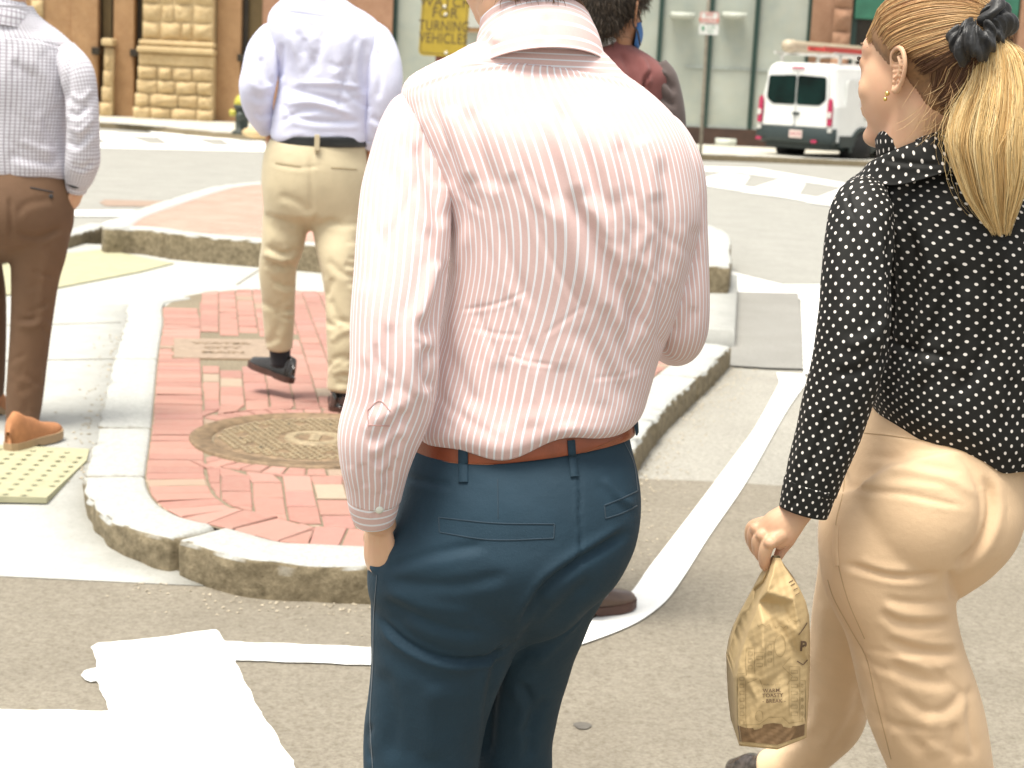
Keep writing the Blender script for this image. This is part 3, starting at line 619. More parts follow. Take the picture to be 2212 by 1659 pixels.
def slab(p, org, ax, ay, th, inner=None):
    az = np.cross(ax, ay); p = np.array(p); n = len(p); q = np.array(org)+p[:, :1]*ax+p[:, 1:2]*ay
    v = np.vstack([q, q-az*th]); return v, [list(range(n)), list(range(2*n-1, n-1, -1))]+[[i, i+n, (i+1) % n+n, (i+1) % n] for i in range(n)]
SY = 22.0; sc0 = P(960, 62, SY); sw = 51/FPX*SY*1.0; gx = unit(np.array([1, -.12, 0])); lean = unit(np.array([.03, 0, 1])); 
t = empty('warning_sign', (sc0[0], SY, 0), 'yellow rectangular sign with black words about turning vehicles on a red brown post', 'sign')
YM = plain('sign_yellow', (.42, .30, .03), .5, .1, 6); BM = plain('sign_black', (.12, .085, .03), .6)
zc = P(960, 22, SY)[2]; cc = np.array([sc0[0], SY, zc]); hh = zc-P(960, 122, SY)[2]
mk('sign_panel', *slab(rrect(sw, hh, .07), cc, gx, lean, .008), YM, t, smooth=False)
fo = np.cross(gx, lean)*.003
op = np.array(rrect(sw*.93, hh*.95, .05)); ip = np.array(rrect(sw*.905, hh*.935, .045)); n = len(op); q = lambda p: cc+fo+p[:, :1]*gx+p[:, 1:2]*lean
mk('border', np.vstack([q(op), q(ip)]), [[i, (i+1) % n, n+(i+1) % n, n+i] for i in range(n)], BM, t, smooth=False)
for s, py in (('WATCH', 5), ('FOR', 29), ('TURNING', 57), ('VEHICLES', 84)):
    zt = P(960, py, SY)[2]-zc; text_on('lettering', s, .185, cc+fo+lean*zt, gx, lean, BM, t, .001, 1.05, .78 if len(s) > 6 else .95)
BO = plain('bolt', (.75, .72, .6), .4)
for y, dx in ((14, -.01), (31, .01), (114, .05)): mk('bolt', *ellipsoid(cc+fo+lean*(P(960, y, SY)[2]-zc)+gx*dx, (.022, .01, .022)), BO, t)
mk('post', *bx(sc0[0]-.1, sc0[0]+.1, SY+.015, SY+.09, .0, zc+hh*.8), plain('red_brown_post', (.16, .05, .03), .6), t, smooth=False)
pg = G(1513, 333, .14); t = empty('parking_sign', pg, 'thin grey street pole with small red and green parking signs beside the storefront', 'sign')
pt = P(1533, -40, pg[1]); PM = plain('galvanised', (.25, .22, .17), .5, .2, 10, Metallic=.3); dp = unit(pt-pg)
mk('pole', *closed(tube3([pg-[0, 0, .05], pt], [.035, .035], 5, 10)), PM, t)
def up_at(py): k = np.interp(py, [-40, 333], [1, 0]); return pg+(pt-pg)*k
WH = plain('sign_white', (.62, .62, .58), .5); RD = plain('sign_red', (.55, .14, .1), .5); GR = plain('sign_green', (.1, .28, .16), .5)
for y0, y1, kind in ((24, 50, 0), (51, 74, 1)):
    c = (up_at(y0)+up_at(y1))/2+[.03, -.045, 0]; h_ = np.linalg.norm(up_at(y0)-up_at(y1))/2; hw = .2
    pn = mk('sign_panel', *slab(rrect(hw, h_*.96, .02), c, R0, dp, .006), WH, t, smooth=False)
    if kind == 0:
        mk('border', *merge([slab([(a, b), (c_, b), (c_, d), (a, d)], c+[0, -.003, 0], R0, dp, .001) for a, b, c_, d in ((-.185, -h_*.9, .185, -h_*.8), (-.185, h_*.8, .185, h_*.9), (-.185, -h_*.9, -.165, h_*.9), (.165, -h_*.9, .185, h_*.9))]), RD, pn, smooth=False)
        text_on('lettering', 'NO\nPARKING', .1, c+[0, -.004, 0], R0, dp, RD, pn, .002)
    else:
        mk('green_mark', *slab(rrect(.03, h_*.4, .01), c+[-.12, -.003, .02], R0, dp, .001), GR, pn, smooth=False); text_on('lettering', '2 HR\n8-6', .08, c+[.04, -.004, 0], R0, dp, GR, pn)
# ------------------------------------------------------------------ white van
VY = math.radians(45); vf = np.array([math.sin(VY), math.cos(VY), 0]); vr = np.array([math.cos(VY), -math.sin(VY), 0]); vz = np.array([0, 0, 1.])
wheel = G(1853, 357, 0); VO = wheel-vf*1.05-vr*.96; VO[2] = 0
def vl(x, y, z): return VO+x*vr+y*vf+z*vz
van = empty('parked_van', VO, 'white delivery van parked at the far kerb with a roof rack and dark rear windows', 'van')
VW = plain('van_white', (.74, .75, .73), .3, .03, 3, Coat_Weight=.3); VB = plain('van_black_plastic', (.022, .035, .035), .5, .2); VG = plain('tinted_glass', (.003, .016, .014), .35, .6, 2, Specular_IOR_Level=.15); VRED = plain('tail_lamp_red', (.42, .03, .09), .25); TY = plain('tyre', (.016, .016, .015), .8); RIM = plain('steel_rim', (.33, .31, .24), .4, .1); CH = plain('clear_lens', (.6, .6, .56), .2)
def vsec(y, wb, wt, z0, z1, rc=.16, n=7):
    p = [(-wb, z0), (wb, z0)]
    zm = z0+(z1-z0)*.45
    pts = [(wb, z0), (wb*1.005, zm)]+[(wt-rc+rc*math.cos(a), z1-rc+rc*math.sin(a)) for a in np.linspace(0, math.pi/2, n)]+[(-wt+rc-rc*math.cos(a), z1-rc+rc*math.sin(a)) for a in np.linspace(math.pi/2, 0, n)]+[(-wb*1.005, zm), (-wb, z0)]
    return [vl(a, y, b) for a, b in pts]
secs = [vsec(.04, .98, .84, .52, 1.98), vsec(0, .99, .86, .50, 2.0)][:0]+[vsec(-.02, .95, .80, .55, 2.02), vsec(.03, .985, .84, .50, 2.09), vsec(.15, 1.0, .86, .48, 2.13), vsec(2.5, 1.0, .86, .48, 2.18), vsec(4.2, 1.0, .85, .48, 2.15), vsec(4.9, 1.0, .78, .48, 1.75), vsec(5.3, .99, .80, .48, 1.2), vsec(5.75, .93, .75, .48, 1.02), vsec(5.85, .85, .65, .5, .8)]
V = np.array(secs); nr, na = V.shape[:2]; F_ = [[i*na+j, (i+1)*na+j, (i+1)*na+(j+1) % na, i*na+(j+1) % na] for i in range(nr-1) for j in range(na)]+[list(range(na)), [(nr-1)*na+k for k in range(na)][::-1]]
mk('body', V.reshape(-1, 3), F_, VW, van, smooth=False, bevel=.03)
def vslab(name, p, m, y=-.03, th=.02, parent=None): return mk(name, *slab(p, vl(0, y, 0), vr, vz, -th), m, parent or van, smooth=False, bevel=.006)
def vpoly(pts, r=.06):
    pts = [np.array(q, float) for q in pts]; out = []
    for i in range(len(pts)):
        a, b, c = pts[i-1], pts[i], pts[(i+1) % len(pts)]; d1 = unit(a-b)*min(r, np.linalg.norm(a-b)/2.1); d2 = unit(c-b)*min(r, np.linalg.norm(c-b)/2.1)
        for k in np.linspace(0, 1, 5): out.append((1-k)**2*(b+d1)+2*k*(1-k)*b+k*k*(b+d2))
    return out
for s in (-1, 1):
    vslab('rear_door', vpoly([(s*.012, .78), (s*.84, .78), (s*.80, 1.96), (s*.012, 1.99)]), VW, -.035, .03)
    vslab('rear_window', vpoly([(s*.02, 1.24), (s*.62, 1.24), (s*.78, 1.36), (s*.75, 1.84), (s*.02, 1.87)]), VG, -.058, .02)
    vslab('tail_lamp', vpoly([(s*.87, .82), (s*.975, .82), (s*.955, 1.36), (s*.90, 1.42), (s*.86, 1.3)], .04), VRED, -.05, .06)
    vslab('lamp_lens', vpoly([(s*.875, 1.0), (s*.965, .98), (s*.965, 1.12), (s*.875, 1.1)], .02), CH, -.098, .03)
    vslab('lower_reflector', vpoly([(s*.88, .68), (s*.98, .68), (s*.98, .79), (s*.88, .79)], .03), CH, -.055, .03)
vslab('door_handle', vpoly([(-.05, 1.02), (.12, 1.02), (.12, 1.08), (-.05, 1.08)], .02), VB, -.06, .04)
vslab('brake_lamp', vpoly([(-.16, 2.0), (.16, 2.0), (.15, 2.045), (-.15, 2.045)], .01), VRED, -.05, .04)
mk('rear_bumper', *closed(np.array([[vl(x, y, z) for x, y, z in ((xx, .1, .42), (xx, -.13+abs(xx)**4*.08, .44), (xx, -.15+abs(xx)**4*.08, .55), (xx, -.10+abs(xx)**4*.08, .76), (xx, .1, .77))] for xx in np.linspace(-1.0, 1.0, 11)])), VB, van, bevel=.01)
mk('number_plate', *slab(rrect(.17, .085, .015), vl(.12, -.162, .62), vr, vz, .006), plain('plate_pink_white', (.62, .50, .46), .5), van, smooth=False)
text_on('plate_lettering', '4KX 82', .09, vl(.12, -.166, .62), vr, vz, VRED, van)
for s in (-.85, .62): vslab('bumper_reflector', vpoly([(s-.07, .45), (s+.07, .45), (s+.07, .51), (s-.07, .51)], .01), VRED, -.16, .03)
mk('side_cladding', *merge([box3(vl(s*1.0, 2.9, .5), (.03, 2.7, .12), [vr, vf, vz]) for s in (-1, 1)]), VB, van, smooth=False, bevel=.01)
mk('underbody', *box3(vl(0, 2.8, .42), (.85, 2.7, .12), [vr, vf, vz]), VB, van, smooth=False)
for s in (-1, 1):
    for y in (1.05, 4.75):
        wc = vl(s*.90, y, .345); wo = mk('wheel', *merge([tw]) if False else merge([(lambda A: (A[0], A[1]))(closed(np.array([[wc+vr*xx+r*(math.cos(a)*vf+math.sin(a)*vz) for a in np.linspace(0, 2*np.pi, 28, endpoint=False)] for xx, r in ((-.12, .29), (-.10, .34), (.08, .345), (.11, .33), (.115, .25))])))]), TY, van)
        mk('rim', *closed(np.array([[wc+vr*(xx*s)+r*(math.cos(a)*vf+math.sin(a)*vz) for a in np.linspace(0, 2*np.pi, 28, endpoint=False)] for xx, r in ((.10, .23), (.122, .225), (.10, .18), (.09, .09), (.13, .08), (.135, .02))])), RIM, wo)
        mk('wheel_arch', *(lambda A: (A[0], A[1]))(merge([closed(np.array([[vl(s*(1.0+dx), y+rr*math.cos(a), .36+rr*math.sin(a)) for rr, dx in ((.36, .0), (.36, .025), (.46, .025), (.46, .0))] for a in np.linspace(-.2, math.pi+.2, 22)]))])), VB, van)
        mk('wheel_well', *closed(np.array([[vl(s*xx, y+r*math.cos(a), .36+r*math.sin(a)) for a in np.linspace(0, 2*np.pi, 24, endpoint=False)] for xx, r in ((.7, .38), (1.006, .38))])), plain('wheel_well', (.008, .008, .008), .9), van)
sd2 = lambda p, y0, th=.02: slab([(a, b) for a, b in p], vl(1.0, 0, 0), vf, vz, -th)
mk('side_window', *slab(vpoly([(3.9, 1.25), (4.75, 1.25), (4.55, 1.75), (3.95, 1.78)]), vl(1.012, 0, 0), vf, vz, .02), VG, van, smooth=False)
mk('side_panel', *slab(vpoly([(.35, 1.2), (1.9, 1.2), (1.9, 1.85), (.35, 1.8)], .1), vl(1.005, 0, 0)-vr*.0, vf, vz, .02), VW, van, smooth=False)
tx = unit(vz*1-vr*.13)
text_on('side_lettering', 'SHEET METAL\nHEATING\nCOOLING', .2, vl(.99, 1.35, 1.52), vf, tx, plain('faded_red', (.5, .28, .24), .6), van, .004)
text_on('side_lettering', 'SERVICE', .16, vl(1.012, 1.35, 1.02), vf, vz, plain('faded_grey', (.38, .38, .33), .6), van, .004)
RK = plain('rack_white', (.55, .55, .52), .4)
rk_ = [box3(vl(0, y, 2.31), (.8, .03, .025), [vr, vf, vz]) for y in (.35, 1.7, 3.1)]+[box3(vl(s*.78, 1.7, 2.34), (.025, 1.6, .025), [vr, vf, vz]) for s in (-1, 1)]+[box3(vl(s*.76, y, 2.21), (.03, .03, .12), [vr, vf, vz]) for s in (-1, 1) for y in (.35, 1.7, 3.1)]
mk('roof_rack', *merge(rk_), RK, van, smooth=False)
pc_ = vl(-.45, .1, 2.33); tag(mk('pipe_tube', *closed(np.array([[vl(-.45+r*math.cos(a), y, 2.48+r*math.sin(a)) for a in np.linspace(0, 2*np.pi, 18, endpoint=False)] for y, r in ((.05, .13), (.1, .14), (.3, .14), (.32, .125), (3.0, .125))])), plain('beige_tube', (.48, .40, .29), .5), loc=pc_), 'beige storage tube lying on the left of the van roof rack', 'tube')
ld = []
for x in (.25, .65): ld.append(box3(vl(x, 1.75, 2.43), (.02, 1.85, .05), [vr, vf, vz]))
for y in np.arange(.1, 3.5, .3): ld.append(box3(vl(.45, y, 2.43), (.19, .015, .015), [vr, vf, vz]))
tag(mk('ladder', *merge(ld), plain('ladder_red', (.50, .06, .05), .5), loc=vl(.45, 1.7, 2.3), smooth=False), 'red ladder lying along the right of the van roof rack', 'ladder')
# ------------------------------------------------------------------ people: shared builders
def frame(yaw, pitch=0.0, roll=0.0):
    """rows: forward, side (towards ear on its left), up"""
    f = np.array([math.sin(yaw), math.cos(yaw), 0]); s = np.array([-f[1], f[0], 0]); u = np.array([0, 0, 1.])
    f2 = f*math.cos(pitch)+u*math.sin(pitch); u2 = u*math.cos(pitch)-f*math.sin(pitch)
    s2 = s*math.cos(roll)+u2*math.sin(roll); u3 = u2*math.cos(roll)-s*math.sin(roll); return np.array([f2, s2, u3])
def head_parts(c, A, k=1.0, fem=False):
    E = lambda p, r: ellipsoid(c+np.array(p)*k@A, np.array(r)*k, A)
    jw = .85 if fem else 1.0
    q = [E((-.012, 0, .035), (.097, .077, .083)), E((-.045, 0, -.01), (.055, .06, .07)), E((.028, 0, -.02), (.066, .067, .085)), E((.03, 0, -.065), (.052, .055*jw, .042)), E((.062, 0, -.098), (.026, .026, .018)),
         E((.06, 0, .03), (.036, .055, .03)), E((.094, 0, -.022), (.014, .012, .010)), E((.088, 0, -.005), (.012, .008, .022)), E((.084, 0, -.058), (.010, .022, .006)), E((.083, 0, -.067), (.009, .020, .006))]
    for s in (-1, 1): q += [E((.056, s*.038, -.030), (.026, .023, .024)), E((.0, s*.052*jw, -.07), (.03, .012, .025)), E((.078, s*.032, .008), (.012, .014, .010))]
    return q
def ear_parts(c, A, s, k=1.0):
    L = lambda p: c+np.array([p[0], p[1]*s, p[2]])*k@A
    hx = [(.012, .073, .004), (.012, .077, .022), (.002, .083, .032), (-.011, .090, .029), (-.019, .093, .012), (-.018, .091, -.006), (-.011, .085, -.020), (-.002, .079, -.029), (.006, .074, -.028)]
    q = [closed(tube3([L(p) for p in hx], [.0032*k, .0036*k, .0038*k, .0038*k, .0036*k, .0034*k, .0036*k, .0058*k, .004*k], 40, 12, ref=A[1]))]
    for t in np.linspace(0, 1, 7):
        a = L((.010-.002*t, .072, .02-.045*t)); b = L((-.015+.012*t*t, .088-.009*t*t, .022-.044*t)); q.append(closed(tube3([a, (a+b)/2-A[1]*s*.003*k, b], [.004*k, .003*k, .003*k], 8, 8, 1, ref=A[2])))
    q.append(closed(tube3([L(p) for p in ((.004, .079, -.012), (-.006, .083, -.004), (-.008, .086, .01), (-.002, .083, .02))], [.003*k]*4, 16, 8, ref=A[1])))
    return q
SC_A = [-1, -.5, -.2, 0, .3, .5, .8, 1]
def scalp(D, A, edge):
    L = D@A.T; return L[:, 2]-np.interp(L[:, 0], SC_A, edge)
def hair_cap(name, V, F, c, A, edge, off, col, parent, rmax=.16):
    d = V-c; r = np.linalg.norm(d, axis=1); s = scalp(unit(d), A, edge); ok = (s > -.06) & (r < rmax) & ((d@A[2]) > -.115)
    keep = [q for q in F if all(ok[i] for i in q)]; idx = sorted({i for q in keep for i in q}); mp = {i: k for k, i in enumerate(idx)}
    N = vnormals(V, F); v = V[idx]+N[idx]*(np.clip((s[idx]+.04)*6, 0, 1)*off)[:, None]
    colr = np.array(col)*(1+rng.normal(size=(len(v), 1))*.1); return mk(name, v, [[mp[i] for i in q] for q in keep], M['hair'], parent, col=colr)
def strands(name, paths, rad, cols, parent, m=None, base=.6):
    """paths (n,k,3) -> thin tapered three-sided hairs"""
    n, k, _ = paths.shape; T = unit(np.gradient(paths, axis=1)); ref = np.broadcast_to(unit(rng.normal(size=(n, 1, 3))), T.shape); S = unit(np.cross(T, ref)); B = np.cross(T, S)
    tp = np.interp(np.linspace(0, 1, k), [0, .15, .7, 1], [base, 1, .9, .25])[None, :, None]; rad = np.broadcast_to(np.asarray(rad, float).reshape(-1, 1, 1), (n, 1, 1))
    V = np.stack([paths+(S*math.cos(a)+B*math.sin(a))*rad*tp for a in (0, 2.094, 4.189)], 2).reshape(-1, 3)
    i = np.arange(n)[:, None, None]*k*3; j = np.arange(k-1)[None, :, None]*3; e = np.arange(3)[None, None, :]; e2 = (e+1) % 3
    F_ = np.stack([i+j+e, i+j+e2, i+j+3+e2, i+j+3+e], -1).reshape(-1, 4); C_ = np.repeat(cols, k*3, axis=0) if cols.ndim == 2 else np.repeat(cols.reshape(-1, 3), 3, axis=0)
    return mk(name, V, F_, m or M['hair'], parent, col=C_)
def short_hair(V, F, c, A, edge, n, ln, off, col, parent, down=.7, bands=.12):
    B = bvh(V, F); D = unit(rng.normal(size=(n*4, 3))); D = D[scalp(D, A, edge)+rng.normal(size=n*4)*.03 > 0][:n]; P_ = []; C_ = []
    crown = c+np.array([-.04, .0, .11])@A
    for d in D:
        h = B.find_nearest(Vector(c+d*.11)); 
        if h[0] is None: continue
        p = np.array(h[0]); nn = np.array(h[1]); nn = nn if nn@d > 0 else -nn; g = unit(p-crown-nn*((p-crown)@nn))*down+nn*(1-down)+rng.normal(size=3)*.22; g = unit(g); L_ = ln*rng.uniform(.6, 1.2)
        P_.append([p+nn*.001, p+nn*off*.5+g*L_*.33, p+nn*off*.9+g*L_*.66, p+nn*off*.8+g*L_-A[2]*.003]); C_.append(np.array(col)*rng.uniform(1-bands*3, 1+bands*6))
    return strands('hair_strands', np.array(P_), .0007, np.array(C_), parent)
def hand_parts(W, d, n, side, k=1.0, curl=(25, 35, 25), thumb=.5):
    """W wrist, d towards fingertips, n back of the hand, side = where the thumb sits (+1/-1 along d x n)"""
    d, n = unit(d), unit(n); a = unit(np.cross(d, n))*side; q = [closed(tube3([W-d*.03*k, W, W+d*.035*k, W+d*.075*k, W+d*.095*k], np.array([.026, .027, .036, .041, .036])*k, 14, 16, .42, ref=n))]
    for i, (o, L_) in enumerate(((.030, .072), (.011, .080), (-.009, .074), (-.027, .058))):
        p = W+(d*(.088-abs(i-1)*.004)+a*o)*k; ang = 0; pts = [p-d*.02*k, p]; rad = [.0095*k, .0098*k]
        for s_, cu in zip((.46, .30, .24), curl):
            ang += math.radians(cu+i*3); p = p+(d*math.cos(ang)-n*math.sin(ang))*L_*s_*k; pts.append(p); rad.append((.0088-.0012*len(pts)*.3)*k)
        q.append(closed(tube3(pts, rad, 20, 10, .95, ref=a), .9))
    p0 = W+(d*.03+a*.026-n*.006)*k; p1 = p0+(d*.030+a*.026-n*.012)*k; p2 = p1+(d*.032+a*(.010)-n*.012*(1+thumb))*k; p3 = p2+(d*.026-a*.004-n*.010)*k
    q.append(closed(tube3([W+d*.012*k+a*.012*k, p0, p1, p2, p3], np.array([.014, .0145, .0115, .0105, .008])*k, 20, 10, .95, ref=n), .9)); return q
def shoe(heel, dr, up, L, m_up, m_sole, parent, hh=.075, boot=.0, sole_t=.022, lace=True):
    heel = np.array(heel, float); dr = unit(dr); up = unit(up-(up@dr)*dr); sd_ = np.cross(dr, up)
    x = np.linspace(0, 1, 22); W_ = np.interp(x, [0, .05, .2, .45, .7, .85, .95, 1], [.012, .027, .034, .033, .045, .042, .028, .008])*L/.28; H_ = np.interp(x, [0, .04, .15, .3, .45, .6, .8, .93, 1], [.045, hh, hh+.004+boot, hh-.002, hh*.82, .050, .036, .028, .010])
    a = np.linspace(-.12*np.pi, 1.12*np.pi, 20); V = []
    for xi, w_, h_ in zip(x, W_, H_):
        cs = np.sign(np.cos(a))*np.abs(np.cos(a))**.75; sn = np.sign(np.sin(a))*np.abs(np.sin(a))**.8; V.append(heel+dr*(xi*L)+sd_*(w_*cs)[:, None]+up*(sole_t+np.maximum(-.004, h_*sn))[:, None])
    V = np.array(V); nr, na = V.shape[:2]; F_ = grid_faces(nr, na, True).tolist()+[list(range(na))[::-1], [(nr-1)*na+i for i in range(na)]]
    s = mk('shoe', V.reshape(-1, 3), F_, m_up, parent)
    ol = [(xi*L, w_*1.07+.003) for xi, w_ in zip(x, W_)]; ring = [(p, w_) for p, w_ in ol]+[(p, -w_) for p, w_ in ol[::-1]]; n = len(ring); vs = []
    for z in (0, sole_t*.5, sole_t+.003):
        for p, w_ in ring: vs.append(heel+dr*(p-.003 if p == 0 else p)+sd_*w_+up*((z if not (.28*L < p < .45*L and z == 0) else .008)+(.006*max(0, p/L-.75)*4*(1 if z == 0 else .6))))
    f = [[k*n+i, k*n+(i+1) % n, (k+1)*n+(i+1) % n, (k+1)*n+i] for k in (0, 1) for i in range(n)]+[list(range(n))[::-1], [2*n+i for i in range(n)]]
    mk('sole', np.array(vs), f, m_sole, s, smooth=False)
    return s
def fix_orient(V, F_):
    c = V.reshape(-1, 3).mean(0); v = V.reshape(-1, 3); f = F_[len(F_)//3]; n = np.cross(v[f[1]]-v[f[0]], v[f[3]]-v[f[0]]); cen = V[V.shape[0]//3].mean(0)
    return F_[:, ::-1] if n@(v[f].mean(0)-cen) < 0 else F_
def shirt(name, tubes, m, parent, folds=(), wobs=(), swap=None, rim=True):
    vs, fs, uvs, o, nrm = [], [], [], 0, []
    for T, circ in tubes:
        nr, na, _ = T.shape; F_ = grid_faces(nr, na); U = np.arange(na+1)/na*circ; L_ = np.concatenate([[0], np.cumsum(np.linalg.norm(np.diff(T, axis=0), axis=2).mean(1))])
        i = np.repeat(np.arange(nr-1), na); j = np.tile(np.arange(na), nr-1); uv = np.stack([np.stack([U[j], L_[i]], -1), np.stack([U[j], L_[i+1]], -1), np.stack([U[j+1], L_[i+1]], -1), np.stack([U[j+1], L_[i]], -1)], 1)
        F2 = fix_orient(T, F_)
        if F2 is not F_: uv = uv[:, ::-1]
        vs.append(T.reshape(-1, 3)); fs.append(F2+o); uvs.append(uv); o += nr*na
    V = np.vstack(vs); F_ = np.vstack(fs); uv = np.vstack(uvs); N = vnormals(V, F_)
    for am, fr, sd_, st in wobs: V = wob(V, N, am, fr, sd_, st)
    if folds: V = fold(V, vnormals(V, F_), folds)
    if swap is not None:
        x, y = proj(V[F_].mean(1)); nn = vnormals(V, F_)[F_[:, 0]]; k = swap(x, y) & ((nn*(V[F_[:, 0]]-C0)).sum(1) < 0) & (np.arange(len(F_)) < len(fs[0]))
        uv[k] = uv[k][:, :, ::-1]*np.array([1.0, 1.0])
    ob = mk(name, V, F_, m, parent, uv=uv.reshape(-1, 2)); 
    if rim: s = ob.modifiers.new('thickness', 'SOLIDIFY'); s.thickness = .0012; s.offset = -1
    return ob, V, F_
def rows_lr(R): return [((a+b)/2, y, Y, (b-a)/2, asp) for y, a, b, Y, asp in R]
def shrink(R, k): return [(x, y, Y, r*k, a*.92) for x, y, Y, r, a in R]
def body(label, parts, vox, m, base, fine=None, it=5):
    V, F_ = remesh(parts, vox, it)
    VV, FF = V, F_
    if fine:
        for fp, fv, fi in fine:
            v2, f2 = remesh(fp, fv, fi); FF = FF+[[i+len(VV) for i in q] for q in f2]; VV = np.vstack([VV, v2])
    o = mk('person', VV, FF, m, None, loc=base); tag(o, label, 'person'); return o, V, F_
def trousers(parts, vox, m, parent, folds=(), wobs=(), it=6, name='trousers'):
    V, F_ = remesh(parts, vox, it)
    for am, fr, sd_, st in wobs: V = wob(V, vnormals(V, F_), am, fr, sd_, st)
    if folds: V = fold(V, vnormals(V, F_), folds)
    return mk(name, V, F_, m, parent), V, F_
def rib(name, B, pts, w_, m, parent, off=.0008, th=.0012, n=24, Yd=2.3):
    v, f = ribbon(B, pts, w_, off, th, n, Yd); return mk(name, v, f, m, parent)
def rand_folds(n, box, ang, ln, wd, am, seed):
    r = np.random.default_rng(seed); out = []
    for k in range(n):
        x, y = r.uniform(box[0], box[2]), r.uniform(box[1], box[3]); a = math.radians(r.normal(ang[0], ang[1])); L_ = r.uniform(*ln); dx, dy = math.cos(a)*L_/2, math.sin(a)*L_/2; b = r.normal()*L_*.08
        out.append(([(x-dx, y-dy), (x-dy*.1+b, y+dx*.1), (x+dx, y+dy)], r.uniform(*wd), -r.uniform(*am)))
    return out
EDGE_M = [-.72, -.62, -.3, .0, .12, .3, .5, .58]; EDGE_W = [-.66, -.56, -.22, .10, .14, .30, .54, .62]

# ------------------------------------------------------------------ man in the pink striped shirt
TO = rows_lr([(78, 1068, 1262, 2.388, .8), (98, 1018, 1300, 2.387, .68), (122, 975, 1325, 2.384, .58), (148, 925, 1350, 2.382, .5), (175, 884, 1388, 2.378, .47), (205, 866, 1424, 2.375, .47), (240, 868, 1456, 2.372, .50), (300, 892, 1486, 2.365, .57), (380, 925, 1503, 2.36, .60), (460, 955, 1508, 2.355, .60),
    (560, 968, 1490, 2.355, .60), (660, 955, 1460, 2.36, .60), (760, 930, 1420, 2.36, .60), (840, 915, 1398, 2.36, .62), (880, 901, 1388, 2.36, .655), (906, 895, 1378, 2.36, .675), (921, 900, 1366, 2.36, .65)])
LA = [(908, 222, 2.372, 44, .9), (892, 250, 2.365, 60, .9), (884, 305, 2.35, 77, .9), (880, 400, 2.33, 99, .85), (872, 500, 2.30, 103, .85), (863, 600, 2.27, 100, .85), (851, 700, 2.25, 95, .9), (848, 800, 2.24, 92, .9), (838, 870, 2.24, 90, .9), (815, 940, 2.24, 84, .9), (808, 990, 2.245, 73, .9), (807, 1040, 2.255, 60, .9), (806, 1075, 2.262, 53, .9)]
RA = [(1415, 262, 2.38, 34, .9), (1430, 292, 2.37, 50, .9), (1445, 345, 2.36, 64, .9), (1455, 400, 2.36, 66, .9), (1462, 480, 2.36, 61, .9), (1470, 560, 2.36, 56, .9), (1478, 650, 2.36, 51, .9), (1476, 712, 2.37, 50, .9), (1464, 745, 2.42, 44, .9), (1435, 742, 2.50, 38, .9), (1395, 715, 2.62, 33, .9)]
HIPS = rows_lr([(925, 892, 1358, 2.36, .55), (960, 886, 1366, 2.36, .58), (1000, 877, 1376, 2.355, .62), (1060, 868, 1382, 2.35, .68), (1120, 848, 1378, 2.35, .72), (1180, 812, 1362, 2.35, .74), (1240, 794, 1330, 2.355, .72), (1300, 800, 1270, 2.36, .68), (1345, 835, 1225, 2.37, .58), (1385, 880, 1160, 2.38, .45)])
LL = [(985, 1200, 2.36, 178, .8), (972, 1300, 2.36, 172, .84), (956, 1390, 2.365, 156, .92), (935, 1480, 2.38, 137, 1), (918, 1570, 2.395, 130, 1), (910, 1660, 2.40, 126, 1), (905, 1900, 2.41, 108, 1), (905, 2200, 2.40, 92, 1), (905, 2430, 2.39, 84, 1)]
RL = [(1205, 1180, 2.38, 145, .85), (1185, 1270, 2.41, 118, .95), (1168, 1335, 2.43, 104, 1), (1152, 1390, 2.46, 98, 1), (1125, 1490, 2.50, 92, 1), (1108, 1580, 2.53, 88, 1), (1104, 1660, 2.55, 90, 1), (1110, 1900, 2.60, 80, 1), (1120, 2330, 2.62, 66, 1)]
g1 = np.array([*P(1130, 900, 2.4)[:2], 0])
hc = P(1118, -92, 2.445); HA = frame(math.atan2(-.5, .87), -.25)
hw_ = P(820, 1112, 2.285); hd = P(825, 1246, 2.316)-hw_
fineh = hand_parts(hw_+unit(hd)*.012, hd, np.array([-.7, -.7, 0]), 1, .88, (14, 18, 12), .2)+[closed(tube3([P(808, 1010, 2.26), P(810, 1080, 2.272), hw_+unit(hd)*.02], [.029, .026, .0245], 12, 16, .85))]
bparts = [closed(tube(shrink(r, k), 30, 24, up=(r is TO or r is HIPS))) for r, k in ((TO, .86), (LA[:-1], .62), (RA, .7), (HIPS, .9), (LL, .72), (RL, .72))]+[closed(tube([(1165, 190, 2.375, 92, .95), (1160, 110, 2.39, 90, .95), (1148, 40, 2.41, 88, 1), (1128, -40, 2.43, 86, 1)], 14, 28))]+head_parts(hc, HA)+ear_parts(hc, HA, 1)+ear_parts(hc, HA, -1)
man, bV, bF = body('man in pink striped shirt, tan belt and navy trousers, one hand in his pocket', bparts, .0055, M['skin'], g1, [(fineh, .0022, 5)])
yoke = [(856, 198), (898, 180), (940, 163), (1000, 147), (1113, 135), (1229, 148), (1320, 165), (1383, 186), (1430, 212)]
